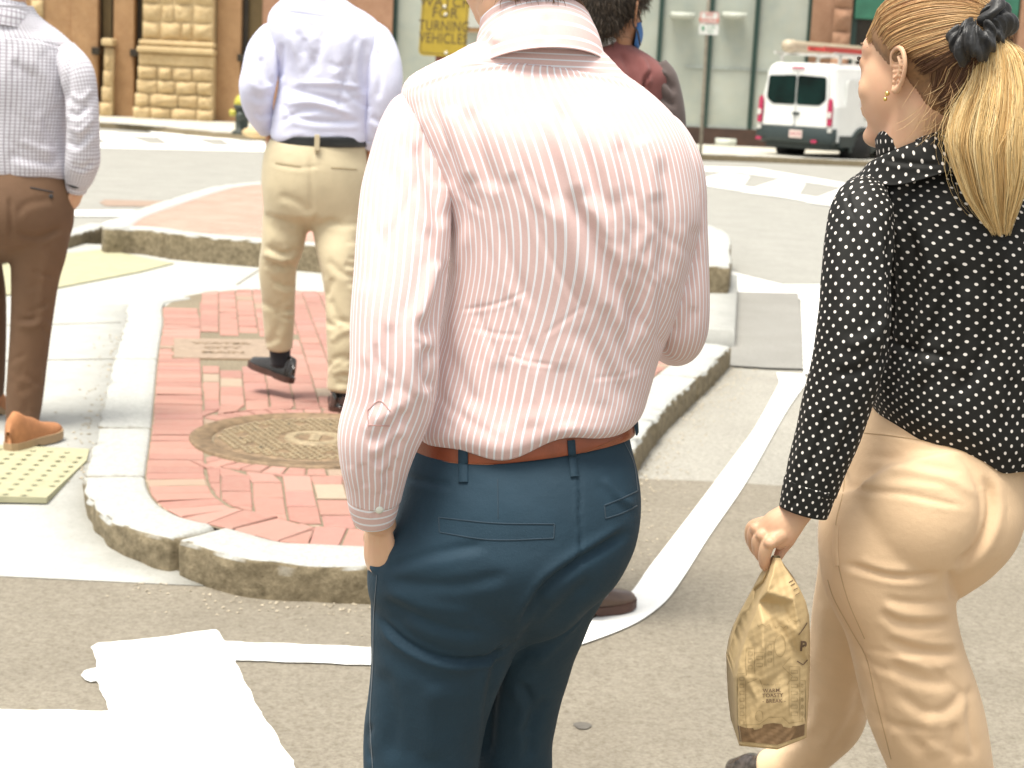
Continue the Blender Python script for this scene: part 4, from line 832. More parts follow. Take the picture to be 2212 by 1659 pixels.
PF = [(yoke, 3.2, -.0022), ([(p[0], p[1]+6) for p in yoke], 4, .0014),
    ([(928, 200), (950, 270), (975, 340), (998, 420), (1005, 500)], 5, -.004), ([(905, 220), (930, 300), (955, 380), (970, 470)], 13, .007), ([(890, 300), (915, 365), (940, 430), (955, 500)], 13, -.009), ([(870, 340), (893, 420), (930, 520)], 12, .006),
    ([(1006, 226), (1022, 275), (1040, 340), (1075, 420)], 15, -.0085), ([(968, 225), (992, 300), (1020, 400)], 16, .009), ([(1045, 230), (1075, 300), (1110, 400)], 24, .005),
    ([(1194, 212), (1225, 262), (1262, 335), (1290, 410), (1325, 480)], 15, -.0095), ([(1165, 230), (1200, 290), (1232, 360), (1262, 430)], 18, .007), ([(1240, 225), (1280, 290), (1320, 370), (1345, 440)], 20, .006),
    ([(1329, 282), (1345, 330), (1358, 400), (1375, 470), (1380, 540)], 14, -.008), ([(1382, 290), (1405, 360), (1418, 440)], 20, .006),
    ([(1221, 404), (1243, 445), (1270, 490), (1313, 577), (1348, 650), (1385, 735)], 15, -.0105), ([(1190, 420), (1215, 480), (1245, 560), (1285, 640), (1320, 720)], 20, .008), ([(1262, 420), (1300, 490), (1345, 570), (1380, 640)], 18, .007),
    ([(1425, 330), (1440, 430), (1440, 520), (1420, 610)], 15, -.008), ([(1392, 540), (1410, 600), (1405, 680), (1395, 750)], 14, .006),
    ([(1355, 560), (1375, 610), (1372, 680), (1345, 760)], 12, -.007), ([(1300, 650), (1330, 720), (1360, 780), (1385, 810)], 14, -.007), ([(1240, 700), (1290, 770), (1330, 830), (1350, 880)], 18, -.006),
    ([(1015, 470), (1000, 540), (985, 620), (975, 700), (980, 800)], 14, .006), ([(1040, 640), (1030, 720), (1020, 800), (1015, 900)], 20, -.004), ([(960, 690), (975, 760), (1000, 830), (1040, 890)], 14, -.005),
    ([(1130, 760), (1140, 850), (1150, 930)], 24, .005), ([(1210, 780), (1215, 850), (1230, 930)], 20, -.005), ([(1080, 780), (1070, 860), (1075, 940)], 18, -.004),
    # sleeve
    ([(975, 560), (955, 640), (930, 700), (905, 740)], 15, -.010), ([(950, 560), (925, 640), (900, 700)], 14, .007), ([(930, 745), (915, 800), (930, 850)], 12, -.009), ([(895, 700), (880, 770), (900, 840), (910, 880)], 16, .007),
    ([(830, 480), (850, 560), (870, 650), (880, 720)], 20, -.005), ([(790, 600), (800, 700), (790, 800)], 20, .004), ([(880, 880), (840, 930), (790, 960)], 14, -.007), ([(890, 850), (850, 890), (800, 910)], 16, .006), ([(870, 940), (835, 985), (800, 1005)], 11, -.007), ([(860, 985), (840, 1020), (815, 1035)], 9, -.005),
    ([(845, 1010), (838, 1040), (836, 1070)], 8, -.006), ([(780, 1000), (785, 1030), (790, 1056)], 9, -.004), ([(1505, 480), (1498, 560), (1480, 640)], 12, -.007), ([(1500, 660), (1480, 700), (1450, 720)], 12, -.006)]
PF = [(p, w*1.25, a*(.62 if w > 4.5 else 1)) for p, w, a in PF]
PF += rand_folds(24, (980, 240, 1440, 880), (72, 14), (120, 300), (7, 16), (.0006, .0018), 4)+rand_folds(14, (780, 300, 950, 900), (82, 14), (90, 200), (7, 14), (.0008, .002), 5)+rand_folds(5, (1020, 600, 1400, 860), (-6, 12), (110, 180), (5, 7), (.0005, .0009), 6)
tT = tube(TO, 300, 520, 2.25, True)
w_ = np.clip((np.linspace(0, 1, 300)-.86)/.14, 0, 1)**1.5; xq, _ = proj(tT.reshape(-1, 3)); xq = xq.reshape(300, 520)
tT[:, :, 2] += w_[:, None]*(.000062*1.1*(xq-1130)-.022*np.exp(-((xq-1070)/85)**2)+.004*np.sin(xq/31)); tL = tube(LA, 260, 240); tR = tube(RA, 160, 160)
def in_yoke(x, y): return (y < np.interp(x, [p[0] for p in yoke], [p[1] for p in yoke])) & (x > 856) & (x < 1430)
pshirt, sV, sF = shirt('shirt', [(tT, 1.16), (tL, .42), (tR, .40)], M['pink'], man, PF, [(.004, 9, 3, (1, 1, .6)), (.0006, 34, 8, (1, 1, .4))], in_yoke)
SBV = bvh(sV, sF)
# cuff, collar
cf = tube([(807, 1056, 2.256, 57, .9), (807, 1085, 2.262, 56, .9), (808, 1112, 2.268, 49, .9), (809, 1126, 2.272, 43, .9)], 30, 120)
M['pink_h'] = M['pink']
def swap_uv(ob):
    l = ob.data.uv_layers['UVMap'].data; n = len(l); a = np.empty(n*2, np.float32); l.foreach_get('uv', a); a = a.reshape(-1, 2)[:, ::-1].copy(); l.foreach_set('uv', a.ravel())
co, cv, cfc = shirt('cuff', [(cf, .26)], M['pink'], man, [([(790, 1062), (800, 1090), (815, 1120)], 6, -.002)]); swap_uv(co)
CB = bvh(cv, cfc); hp, hn = hit(CB, 819, 1100, .001)
if hp is not None: mk('button', *closed(tube3([hp, hp+hn*.002, hp+hn*.0028], [.0055, .0055, .004], 5, 16)), M['button'], man)
ck = tube([(1153, 84, 2.41, 112, .93), (1153, 66, 2.418, 119, .93), (1154, 64, 2.419, 123, .93), (1158, 88, 2.408, 131, .92), (1163, 120, 2.393, 139, .93), (1166, 158, 2.383, 146, .95)], 50, 260)
co2, cV2, cF2 = shirt('collar', [(ck, .42)], M['pink'], man, [([(1060, 60), (1075, 95)], 12, .003), ([(1180, 30), (1190, 90)], 14, -.002)]); swap_uv(co2)
for nm, pts in (('placket', [(794, 886), (820, 866), (843, 888)]), ('placket', [(794, 886), (796, 922)]), ('placket', [(796, 918), (842, 920)])): rib(nm, SBV, pts, 2.2, M['pink_thread'], pshirt, .0004, .0004)
# trousers, belt
NF = [([(814, 1325), (865, 1378), (930, 1415), (998, 1428), (1065, 1418), (1108, 1370)], 7, -.008), ([(818, 1350), (880, 1405), (960, 1440), (1040, 1445)], 18, .004), ([(817, 1288), (880, 1325), (975, 1362), (1060, 1368)], 13, -.004), ([(817, 1246), (900, 1262), (1000, 1262), (1110, 1235)], 16, -.0035), ([(820, 1232), (880, 1210), (950, 1192), (1060, 1175)], 13, -.004), ([(825, 1270), (920, 1310), (1040, 1320)], 16, .003),
    ([(1370, 1140), (1300, 1185), (1240, 1222), (1183, 1266), (1140, 1325), (1112, 1372)], 11, -.010), ([(1250, 1000), (1253, 1100), (1250, 1200), (1215, 1245)], 4, -.0035), ([(1090, 1400), (1070, 1460), (1058, 1540), (1050, 1650)], 13, -.008), ([(1185, 1290), (1150, 1350), (1120, 1400)], 14, -.007), ([(1290, 1240), (1220, 1310), (1160, 1370), (1100, 1450)], 16, -.006), ([(1260, 1320), (1200, 1390), (1150, 1440)], 14, .005), ([(1120, 1470), (1150, 1530), (1130, 1600)], 12, -.006), ([(1180, 1500), (1150, 1580), (1140, 1650)], 12, -.005),
    ([(870, 1030), (920, 1040), (980, 1050)], 9, -.003), ([(1300, 1030), (1340, 1075), (1375, 1095)], 9, .003), ([(820, 1440), (850, 1540), (840, 1650)], 20, -.004), ([(940, 1470), (930, 1560), (935, 1650)], 26, .004), ([(805, 1560), (790, 1600), (800, 1650)], 9, -.004),
    ([(863, 1005), (850, 1100), (835, 1170), (818, 1235)], 8, -.008), ([(788, 1180), (798, 1215), (815, 1240)], 6, .005)]
tparts = [closed(tube(HIPS, 60, 90, 2.2, True)), closed(tube(LL, 90, 60)), closed(tube(RL, 90, 60)), closed(tube([(1020, 1100, 2.30, 120, .6), (1008, 1200, 2.283, 140, .6), (995, 1300, 2.290, 138, .6), (985, 1370, 2.31, 118, .6)], 20, 40)), closed(tube([(1268, 1080, 2.31, 75, .6), (1240, 1160, 2.30, 84, .6), (1200, 1240, 2.33, 84, .6), (1165, 1310, 2.37, 74, .6)], 20, 40))]
trs, tV, tF = trousers(tparts, .0045, M['navy'], man, NF, [(.0022, 14, 5, (1, 1, .8)), (.0008, 45, 6, (1, 1, 1))], 9)
TB = bvh(tV, tF)
def belt(yt, yb, xl, xr, Yc, asp, th, m, parent, nm='belt', slope=0.0, na=220):
    rr = [(yt, -1, .985), (yt+.04*(yb-yt), 1, 1.0), ((yt+yb)/2, 1.6, 1.0), (yb-.1*(yb-yt), 1, 1.0), (yb, 0, .995), (yb, -4, .98)]
    T = tube([((xl+xr)/2+(y-yt)*slope, y+(i*.3), Yc, (xr-xl)/2+dx, asp) for i, (y, dx, _) in enumerate(rr)], 12, na); return mk(nm, T.reshape(-1, 3), fix_orient(T, grid_faces(12, na)), m, parent), T
bo, bT = belt(912, 962, 884, 1370, 2.36, .625, .004, M['belt'], man, slope=.13)
BB = bvh(bT.reshape(-1, 3), grid_faces(12, 220)); ALLB = bvh(*merge([(tV, tF), (bT.reshape(-1, 3), grid_faces(12, 220).tolist())]))
for nm, pts, w_ in (('belt_loop', [(1001, 968), (1001, 1000), (1001, 1042)], 21), ('belt_loop', [(1233, 950), (1236, 990), (1240, 1030)], 17), ('belt_loop', [(1368, 905), (1374, 930), (1376, 950)], 8)): rib(nm, ALLB, pts, w_, M['navy'], trs, .0016, .002)
for pts in ([(948, 1118), (1070, 1130), (1198, 1132)], [(950, 1150), (1060, 1166), (1195, 1163)], [(948, 1118), (950, 1150)], [(1198, 1132), (1196, 1163)], [(1305, 1092), (1340, 1078), (1378, 1060)], [(1308, 1120), (1345, 1108), (1376, 1092)], [(1305, 1092), (1308, 1120)]): rib('pocket_seam', TB, pts, 3, M['thread'], trs, .0002, .0006)
for pts in ([(815, 1242), (808, 1330), (806, 1440), (800, 1550), (806, 1659)], [(1075, 1035), (1076, 1120)], [(1345, 950), (1368, 1000), (1377, 1060)]): rib('seam', TB, pts, 2.2, M['thread'], trs, .0002, .0005, 40)
rib('belt_stitch', BB, [(920, 992), (1000, 1001), (1130, 1002), (1240, 985), (1340, 945)], 1.6, plain('belt_thread', (.30, .11, .05), .6), bo, .0003, .0004, 60)
shoe(np.array([*P(905, 2400, 2.36)[:2], .0]), np.array([-.25, 1, 0]), np.array([0, 0, 1.]), .30, M['shoe_brown'], M['sole_dark'], man); shoe(np.array([*P(1120, 2330, 2.60)[:2], .0]), np.array([-.1, 1, 0]), np.array([0, 0, 1.]), .30, M['shoe_brown'], M['sole_dark'], man)
hcap = hair_cap('hair', bV, bF, hc, HA, EDGE_M, .012, (.10, .05, .025), man); short_hair(bV, bF, hc, HA, EDGE_M, 3500, .022, .012, (.16, .085, .045), hcap)
# ------------------------------------------------------------------ woman in the polka dot blouse
wc0 = P(1996, 156, 2.50); WA = frame(math.atan2(-.745, .667), .02)
wbase = np.array([*P(2020, 1100, 2.52)[:2], 0])
WT = rows_lr([(318, 1925, 2075, 2.505, .9), (345, 1905, 2120, 2.505, .75), (372, 1865, 2190, 2.505, .6), (405, 1825, 2250, 2.50, .52), (450, 1812, 2290, 2.50, .52), (520, 1835, 2310, 2.50, .56), (600, 1862, 2310, 2.50, .58), (700, 1880, 2295, 2.50, .6), (790, 1880, 2275, 2.50, .62), (850, 1876, 2268, 2.50, .62), (890, 1878, 2268, 2.50, .60), (925, 1890, 2255, 2.50, .55)])
WL = [(1885, 405, 2.47, 42, .9), (1868, 440, 2.45, 66, .9), (1860, 516, 2.42, 77, .9), (1850, 600, 2.40, 76, .9), (1846, 690, 2.385, 80, .9), (1832, 777, 2.38, 80, .9), (1808, 870, 2.38, 77, .9), (1790, 930, 2.38, 72, .9), (1764, 1010, 2.38, 63, .9), (1750, 1060, 2.38, 57, .9)]
WR = [(2230, 400, 2.52, 50, .9), (2265, 470, 2.55, 72, .9), (2290, 600, 2.60, 74, .9), (2290, 750, 2.62, 66, .9), (2270, 900, 2.68, 56, .9), (2230, 980, 2.78, 46, .9)]
WH = rows_lr([(850, 1890, 2190, 2.53, .62), (910, 1868, 2200, 2.52, .66), (970, 1842, 2208, 2.52, .72), (1040, 1815, 2210, 2.52, .78), (1100, 1780, 2208, 2.52, .8), (1160, 1770, 2188, 2.52, .8), (1220, 1775, 2140, 2.53, .75), (1270, 1800, 2080, 2.53, .7)])
WN = [(1930, 1080, 2.49, 135, .8), (1926, 1150, 2.475, 155, .8), (1924, 1240, 2.48, 146, .88), (1944, 1336, 2.485, 123, 1), (1964, 1425, 2.49, 120, 1), (1986, 1502, 2.50, 122, 1), (2007, 1567, 2.51, 119, 1), (2028, 1640, 2.52, 112, 1), (2060, 1800, 2.56, 100, 1), (2090, 2050, 2.62, 94, 1), (2105, 2290, 2.68, 92, 1)]
WF = [(1900, 1180, 2.58, 125, .8), (1862, 1270, 2.66, 98, .9), (1832, 1350, 2.76, 80, 1), (1818, 1430, 2.85, 74, 1), (1812, 1500, 2.93, 70, 1), (1800, 1555, 3.00, 68, 1), (1768, 1605, 3.08, 56, 1), (1722, 1643, 3.14, 46, 1), (1660, 1664, 3.18, 44, 1)]
# hand: traced knuckles, built finger by finger
def F3(pts, rad, n=22): return closed(tube3([P(*p) for p in pts], np.array(rad)*.00068, n, 12, .95, ref=(0, -1, .2)), .8)
hparts = [closed(tube3([P(1752, 1040, 2.385), P(1737, 1085, 2.385), P(1715, 1112, 2.385), P(1686, 1140, 2.385), P(1660, 1160, 2.388)], np.array([38, 33, 35, 43, 37])*.00068, 22, 20, .62, ref=(.1, -1, .25))),
    F3([(1672, 1128, 2.395), (1631, 1143, 2.40), (1625, 1160, 2.402), (1630, 1185, 2.408), (1645, 1203, 2.40)], [16, 14, 12.5, 11.5, 10]),
    F3([(1680, 1140, 2.385), (1644, 1158, 2.385), (1636, 1172, 2.387), (1641, 1197, 2.39), (1655, 1215, 2.39)], [17, 15, 14, 12.5, 11]),
    F3([(1690, 1152, 2.375), (1661, 1174, 2.370), (1653, 1192, 2.372), (1652, 1217, 2.378), (1660, 1228, 2.388)], [18, 16, 15, 13, 11.5]),
    F3([(1668, 1125, 2.41), (1626, 1136, 2.418), (1619, 1150, 2.42), (1622, 1172, 2.42), (1636, 1190, 2.41)], [15, 13, 11.5, 10.5, 9]),
    F3([(1716, 1135, 2.40), (1702, 1165, 2.402), (1688, 1188, 2.402), (1679, 1206, 2.40)], [19, 17, 13, 10.5])]
hparts += [ellipsoid(P(x, y, Y), (.0095, .009, .009)) for x, y, Y in ((1633, 1141, 2.392), (1646, 1156, 2.378), (1663, 1172, 2.363))]
wparts = [closed(tube(shrink(r, k), 26, 24, up=(r is WT or r is WH))) for r, k in ((WT, .84), (WL, .55), (WR, .6), (WH, .9), (WN, .7), (WF[:-1], .65))]+[closed(tube([(1985, 400, 2.50, 84, .9), (1966, 345, 2.50, 66, 1), (1972, 300, 2.495, 66, 1.05), (1985, 240, 2.49, 70, 1.05), (1998, 190, 2.49, 72, 1)], 16, 28))]+head_parts(wc0, WA, 1.0, True)
wom, wV, wF = body('blonde woman in black polka dot blouse and tan trousers carrying a paper bag', wparts, .0045, M['skin'], wbase, [(hparts, .0017, 5), (ear_parts(wc0, WA, 1, .98), .0013, 3), (ear_parts(wc0, WA, -1, .98), .0013, 3)], 7)
es = P(1922, 203, 2.40); es = wc0+np.array([.011, .0815, -.034])*.98@WA
mk('earring', *merge([ellipsoid(es, (.0036,)*3), ellipsoid(es+np.array([-.002, .001, -.008]), (.003,)*3)]), M['gold'], wom)
for s in (1, -1):
    e = wc0+np.array([.085, s*.034, .008])@WA; mk('eyelashes', *closed(tube3([e+np.array([-.004, s*.016, .004])@WA, e+np.array([.006, 0, .007])@WA, e+np.array([.004, -s*.012, .004])@WA], [.0016, .0022, .0014], 8, 6)), plain('lash', (.03, .015, .01), .6), wom)
    mk('eyebrow', *closed(tube3([wc0+np.array([.066, s*.052, .030])@WA, wc0+np.array([.086, s*.036, .036])@WA, wc0+np.array([.093, s*.014, .031])@WA], [.0015, .003, .002], 10, 6, .5)), plain('brow', (.16, .09, .045), .8), wom)
WFo = [([(1925, 500), (1922, 560), (1928, 640), (1922, 720), (1900, 800)], 9, -.007), ([(1985, 385), (1960, 430), (1935, 500)], 16, -.004), ([(1830, 470), (1840, 560), (1835, 660)], 18, -.003), ([(1960, 470), (1975, 560), (1965, 680), (1940, 780)], 16, -.006), ([(1990, 480), (2005, 580), (2000, 700), (1975, 820)], 20, .005), ([(2060, 560), (2040, 660), (1990, 740), (1930, 790)], 16, -.006), ([(2090, 600), (2075, 700), (2020, 780), (1960, 830)], 20, .005),
    ([(2150, 560), (2145, 680), (2110, 800), (2050, 870)], 18, -.006), ([(2190, 520), (2185, 640), (2170, 780), (2160, 920)], 16, .005), ([(1900, 700), (1930, 740), (1980, 760), (2060, 770)], 10, -.004), ([(1900, 770), (1860, 800), (1800, 810)], 13, -.004), ([(1920, 690), (1880, 730), (1820, 750)], 14, .003), ([(1790, 880), (1770, 960), (1740, 1040)], 10, -.005), ([(1750, 870), (1735, 950), (1715, 1020)], 9, .003), ([(1860, 880), (1830, 950), (1800, 1010)], 11, -.004), ([(1850, 480), (1830, 420), (1870, 395), (1930, 385)], 6, -.002)]
wt = tube(WT, 240, 380, 2.15, True); w_ = np.clip((np.linspace(0, 1, 240)-.72)/.28, 0, 1)**1.3; xq, _ = proj(wt.reshape(-1, 3)); xq = xq.reshape(240, 380)
wt[:, :, 2] -= w_[:, None]*(.00017*np.clip(xq-1900, -60, 400)+.003*np.sin(xq/26)+.006*np.exp(-((xq-2175)/28)**2))-w_[:, None]*.006
wtl = tube(WL, 200, 180); wtr = tube(WR, 60, 80)
blouse, blV, blF = shirt('blouse', [(wt, .84), (wtl, .32), (wtr, .32)], M['dots'], wom, WFo+rand_folds(16, (1900, 430, 2200, 880), (95, 22), (60, 160), (9, 18), (.001, .003), 12), [(.004, 10, 31, (1, 1, .6)), (.0012, 36, 32, (1, 1, 1))])
wcuf = tube([(1752, 1046, 2.38, 60, .9), (1747, 1062, 2.38, 58, .9), (1741, 1085, 2.38, 56, .88), (1735, 1106, 2.38, 53, .86)], 26, 130)
shirt('cuff', [(wcuf, .33)], M['dots'], wom, [([(1726, 1010), (1722, 1060), (1712, 1100)], 5, -.003)])
wcl = tube([(1975, 322, 2.502, 76, .95), (1972, 312, 2.503, 82, .95), (1974, 310, 2.503, 88, .95), (1982, 336, 2.50, 112, .92), (1992, 372, 2.50, 136, .86)], 40, 200); xq, _ = proj(wcl.reshape(-1, 3)); xq = xq.reshape(40, 200); lw = np.exp(-((xq-1880)/38)**2)*np.clip(np.linspace(-.4, 1, 40), 0, 1)[:, None]; wcl[:, :, 0] -= .016*lw; wcl[:, :, 2] += .012*lw
shirt('collar', [(wcl, .56)], M['dots'], wom, [([(1905, 345), (1960, 352), (2040, 356)], 6, -.003)])
WTF = [([(2052, 1229), (2085, 1210), (2118, 1175), (2140, 1117), (2138, 1060), (2122, 1020)], 9, -.014), ([(2050, 1229), (2058, 1262), (2066, 1300)], 9, -.008), ([(1822, 1050), (1880, 1060), (1950, 1066), (2020, 1082), (2095, 1095)], 6, -.004), ([(1830, 1036), (1900, 1046), (1980, 1050), (2060, 1062)], 9, .003), ([(1860, 985), (1940, 990), (2020, 1008), (2090, 1020)], 8, -.004), ([(1880, 925), (1950, 940), (2050, 965), (2110, 975)], 5, -.0025), ([(1900, 1010), (1980, 1020), (2060, 1040), (2120, 1080)], 9, .004),
    ([(1810, 1215), (1850, 1225), (1920, 1243), (1980, 1246), (2040, 1236)], 7, -.008), ([(1850, 1205), (1910, 1228), (1970, 1232)], 8, .004), ([(1905, 1290), (1950, 1300), (2010, 1303), (2060, 1295)], 8, -.005), ([(1895, 1320), (1940, 1345), (2000, 1352), (2070, 1345)], 8, -.006), ([(1900, 1300), (1945, 1325), (2010, 1330), (2065, 1320)], 8, .005), ([(1910, 1380), (1960, 1400), (2020, 1412), (2085, 1412)], 9, -.006), ([(1905, 1360), (1960, 1378), (2020, 1388), (2080, 1385)], 9, .005), ([(1920, 1430), (1960, 1458), (2020, 1475), (2060, 1478)], 11, -.006), ([(1925, 1410), (1980, 1435), (2050, 1445)], 10, .005), ([(1935, 1490), (1970, 1520), (2010, 1540), (2050, 1530), (2090, 1480)], 11, -.007), ([(1940, 1560), (1970, 1600), (2000, 1625)], 12, -.006), ([(2020, 1530), (2010, 1580), (2020, 1640)], 13, .005), ([(2098, 1470), (2095, 1550), (2110, 1640)], 8, -.006), ([(2060, 1560), (2060, 1610), (2070, 1650)], 10, -.005),
    ([(1800, 1230), (1815, 1300), (1860, 1400), (1900, 1500), (1925, 1640)], 6, -.003), ([(1860, 1470), (1850, 1540), (1810, 1610), (1780, 1650)], 12, -.008), ([(1780, 1290), (1775, 1370), (1760, 1450)], 14, .004), ([(1745, 1590), (1700, 1610), (1640, 1625)], 8, -.004), ([(1770, 1500), (1760, 1560), (1720, 1600)], 12, .005)]
wtp = [closed(tube(WH, 50, 80, 2.1, True)), closed(tube(WN, 90, 60)), closed(tube(WF, 70, 50)), closed(tube([(1960, 1020, 2.45, 120, .7), (1985, 1090, 2.425, 124, .7), (1975, 1160, 2.43, 118, .7), (1960, 1220, 2.46, 105, .6)], 30, 40)), closed(tube([(2110, 1020, 2.52, 85, .8), (2124, 1090, 2.50, 84, .9), (2105, 1150, 2.50, 80, .9), (2060, 1210, 2.54, 60, .8)], 30, 40))]
wtr_, wtV, wtF = trousers(wtp, .0042, M['tan'], wom, [(p, w*1.2, a*.62) for p, w, a in WTF]+rand_folds(9, (1900, 1270, 2080, 1620), (14, 10), (120, 200), (7, 12), (.0006, .0016), 77), [(.002, 14, 41, (1, 1, 1))], 12)
WB = bvh(wtV, wtF)
for pts in ([(1788, 1252), (1800, 1290), (1838, 1360), (1871, 1420), (1890, 1500), (1905, 1560), (1925, 1640)], [(1826, 985), (1822, 1060), (1806, 1130), (1808, 1200), (1830, 1290), (1868, 1380)], [(1866, 935), (1930, 942), (2020, 958), (2110, 985)]): rib('seam', WB, pts, 2.2, M['tan_seam'], wtr_, .0002, .0005, 40, 2.45)
rib('pocket_welt', WB, [(1806, 1135), (1804, 1180), (1807, 1222)], 12, M['tan'], wtr_, .0005, .0012, 20, 2.45)
sh = P(1655, 1668, 3.18); shoe(P(1700, 1722, 3.14), unit(P(1590, 1690, 3.30)-P(1700, 1722, 3.14)), np.array([-.1, .0, 1.]), .20, plain('dark_patterned_leather', (.05, .04, .035), .2, .9, 60), M['sole_dark'], wom, .06)
shoe(np.array([*P(2105, 2290, 2.66)[:2], 0]), np.array([-.7, .7, 0]), np.array([0, 0, 1.]), .24, M['shoe_brown'], M['sole_dark'], wom)
# hair: cap, combed-back strands, scrunchie, ponytail
wcap = hair_cap('hair', wV, wF, wc0, WA, EDGE_W, .005, (.20, .105, .045), wom)
HB = bvh(wV, wF); tie = wc0+np.array([-.098, .0, .060])@WA; td = unit(tie-wc0)
D = unit(rng.normal(size=(60000, 3))); sc_ = scalp(D, WA, EDGE_W); D = D[(sc_ > -.035) & (D@td < .93) & ((D@C0*0+D@unit(C0-wc0)) > -.35)]; sc_ = scalp(D, WA, EDGE_W)
pr = np.where(sc_ < .10, 1.0, .35); D = D[rng.random(len(D)) < pr][:10500]
paths, cols = [], []
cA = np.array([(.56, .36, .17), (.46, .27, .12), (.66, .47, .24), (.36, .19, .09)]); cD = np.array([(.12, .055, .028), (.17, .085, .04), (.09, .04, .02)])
for d in D:
    k = 13; om = math.acos(np.clip(d@td, -1, 1)); p = []; lift = rng.uniform(.004, .012); ph = rng.random()*6; n1 = math.sin(om*7+d@WA[2]*40)
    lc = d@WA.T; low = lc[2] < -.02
    for i in range(k):
        t = i/(k-1)*rng.uniform(.96, 1.0); q = unit((math.sin((1-t)*om)*d+math.sin(t*om)*td)/max(math.sin(om), 1e-3)+WA[2]*(-.05 if not low else .03)*math.sin(t*3.14))
        h = HB.find_nearest(Vector(wc0+q*.115)); a = np.array(h[0]) if h[0] is not None else wc0+q*.1
        a = a+unit(a-wc0)*(lift*min(1, t*5+.1)+.010*t*t+.0006*math.sin(t*7+ph)+.0009*math.sin(lc[2]*90+t*3)); 
        if t > .82: f_ = (t-.82)/.18; a = a*(1-f_*.8)+tie*f_*.8
        p.append(a)
    paths.append(p); band = .5+.5*math.sin(lc[2]*62+lc[0]*9+rng.normal()*.5)
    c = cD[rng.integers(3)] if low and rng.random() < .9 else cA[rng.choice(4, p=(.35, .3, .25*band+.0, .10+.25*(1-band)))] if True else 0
    cols.append(c*rng.uniform(.75, 1.25))
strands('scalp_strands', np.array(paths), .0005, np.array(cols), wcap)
def pony(n, seed, rad, fly=False):
    r = np.random.default_rng(seed); ctr = np.array([[2100, 66, 2.425, 10], [2126, 60, 2.42, 20], [2150, 92, 2.415, 44], [2158, 170, 2.41, 66], [2148, 240, 2.405, 84], [2138, 310, 2.40, 90], [2142, 370, 2.40, 80], [2146, 430, 2.40, 60], [2154, 475, 2.40, 36], [2162, 508, 2.40, 18]])
    L_ = crom(np.column_stack([P(ctr[:, 0], ctr[:, 1], ctr[:, 2]), ctr[:, 3]*.00068]), 26); out = []; cc = []
    for k in range(n):
        a, q = r.random()*6.283, math.sqrt(r.random()) if not fly else r.uniform(.8, 1.15); end = r.uniform(.74, 1.0) if not fly else r.uniform(.3, .95); ph = r.random()*6; fr = r.uniform(2, 6); am = r.uniform(0, .0022) if not fly else r.uniform(.004, .012); g = round(a*5)/5*3
        t = np.linspace(0, end, 18); c = np.column_stack([np.interp(t, np.linspace(0, 1, 26), L_[:, i]) for i in range(4)]); am_ = am*np.clip(t*2, 0, 1)
        off = np.column_stack([np.cos(a)*q*c[:, 3]+np.sin(t*fr*3+g)*am_, np.sin(a)*q*c[:, 3]*.7, np.zeros(18)]); off[:, 2] = np.sin(a*3+g)*.003*np.sin(t*4)+(.02*q*np.cos(a)*-np.clip(1-t*5, 0, 1)); o_ = c[:, :3]+off
        if fly: o_ += np.cumsum(r.normal(size=(18, 3))*.0009, axis=0)
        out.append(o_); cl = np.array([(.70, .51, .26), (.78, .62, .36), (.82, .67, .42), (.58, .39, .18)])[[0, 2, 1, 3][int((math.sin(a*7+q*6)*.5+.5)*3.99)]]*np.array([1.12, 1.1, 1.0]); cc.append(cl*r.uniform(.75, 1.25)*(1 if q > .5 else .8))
    return np.array(out), np.array(cc)
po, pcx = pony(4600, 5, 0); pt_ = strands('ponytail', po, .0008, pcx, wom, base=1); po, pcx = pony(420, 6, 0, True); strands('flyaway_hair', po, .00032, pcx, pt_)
# nape wisps
wp, wcc = [], []
for k in range(50):
    a = P(rng.uniform(1985, 2070), rng.uniform(170, 262), 2.50); h = HB.ray_cast(Vector(C0), Vector(unit(a-C0)))[0]
    if h is None: continue
    h = np.array(h); n_ = unit(h-wc0); g = unit(rng.normal(size=3)*.25+np.array([-.45, -.2, -.6])); L_ = rng.uniform(.02, .05); wp.append([h+g*L_*t+n_*(.004+.012*math.sin(t*2.2)) for t in (0, .33, .66, 1)]); wcc.append(cA[rng.integers(3)]*.9)
strands('nape_hair', np.array(wp), .0003, np.array(wcc), wcap)
# scrunchie: gathered torus
ax3 = unit(P(2135, 60, 2.425)-tie+np.array([0, 0, .01])); e1 = unit(np.cross(ax3, [0, 0, 1])); e2 = np.cross(e1, ax3); sc3 = P(2112, 66, 2.415)
a = np.linspace(0, 2*np.pi, 150, endpoint=False)[:, None]; b = np.linspace(0, 2*np.pi, 40, endpoint=False)[None, :]
ph = .9*np.sin(5*a+1)+.4*np.sin(9*a); rr = .019+.0035*np.sin(7*a+ph+b*1)+.0035*np.sin(13*a-2*b+2+ph)+.0015*np.sin(31*a+2*b+3*np.sin(4*a))+.004*np.sin(3*a+.5)
RR = .024+rr*np.cos(b); V = sc3+RR[..., None]*(np.cos(a)[..., None]*e1+1.35*np.sin(a)[..., None]*e2)+(rr*1.15*np.sin(b))[..., None]*ax3
F_ = grid_faces(150, 40); F_ = np.vstack([F_, np.stack([149*40+np.arange(40), np.arange(40), (np.arange(40)+1) % 40, 149*40+(np.arange(40)+1) % 40], -1)])
vv = V.reshape(-1, 3); vn = vnormals(vv, F_); vv = wob(vv, vn, .0022, 150, 5); mk('scrunchie', vv, F_, M['satin'], wom)
kn = closed(tube3([P(2125, 62, 2.41), P(2138, 35, 2.40), P(2150, 12, 2.40), P(2155, -4, 2.41)], [.012, .016, .017, .009], 60, 30, .6)); v3 = kn[0]; v3 = wob(v3, unit(v3-v3.mean(0)), .005, 90, 9); mk('bow_end', v3, kn[1], M['satin'], wom)
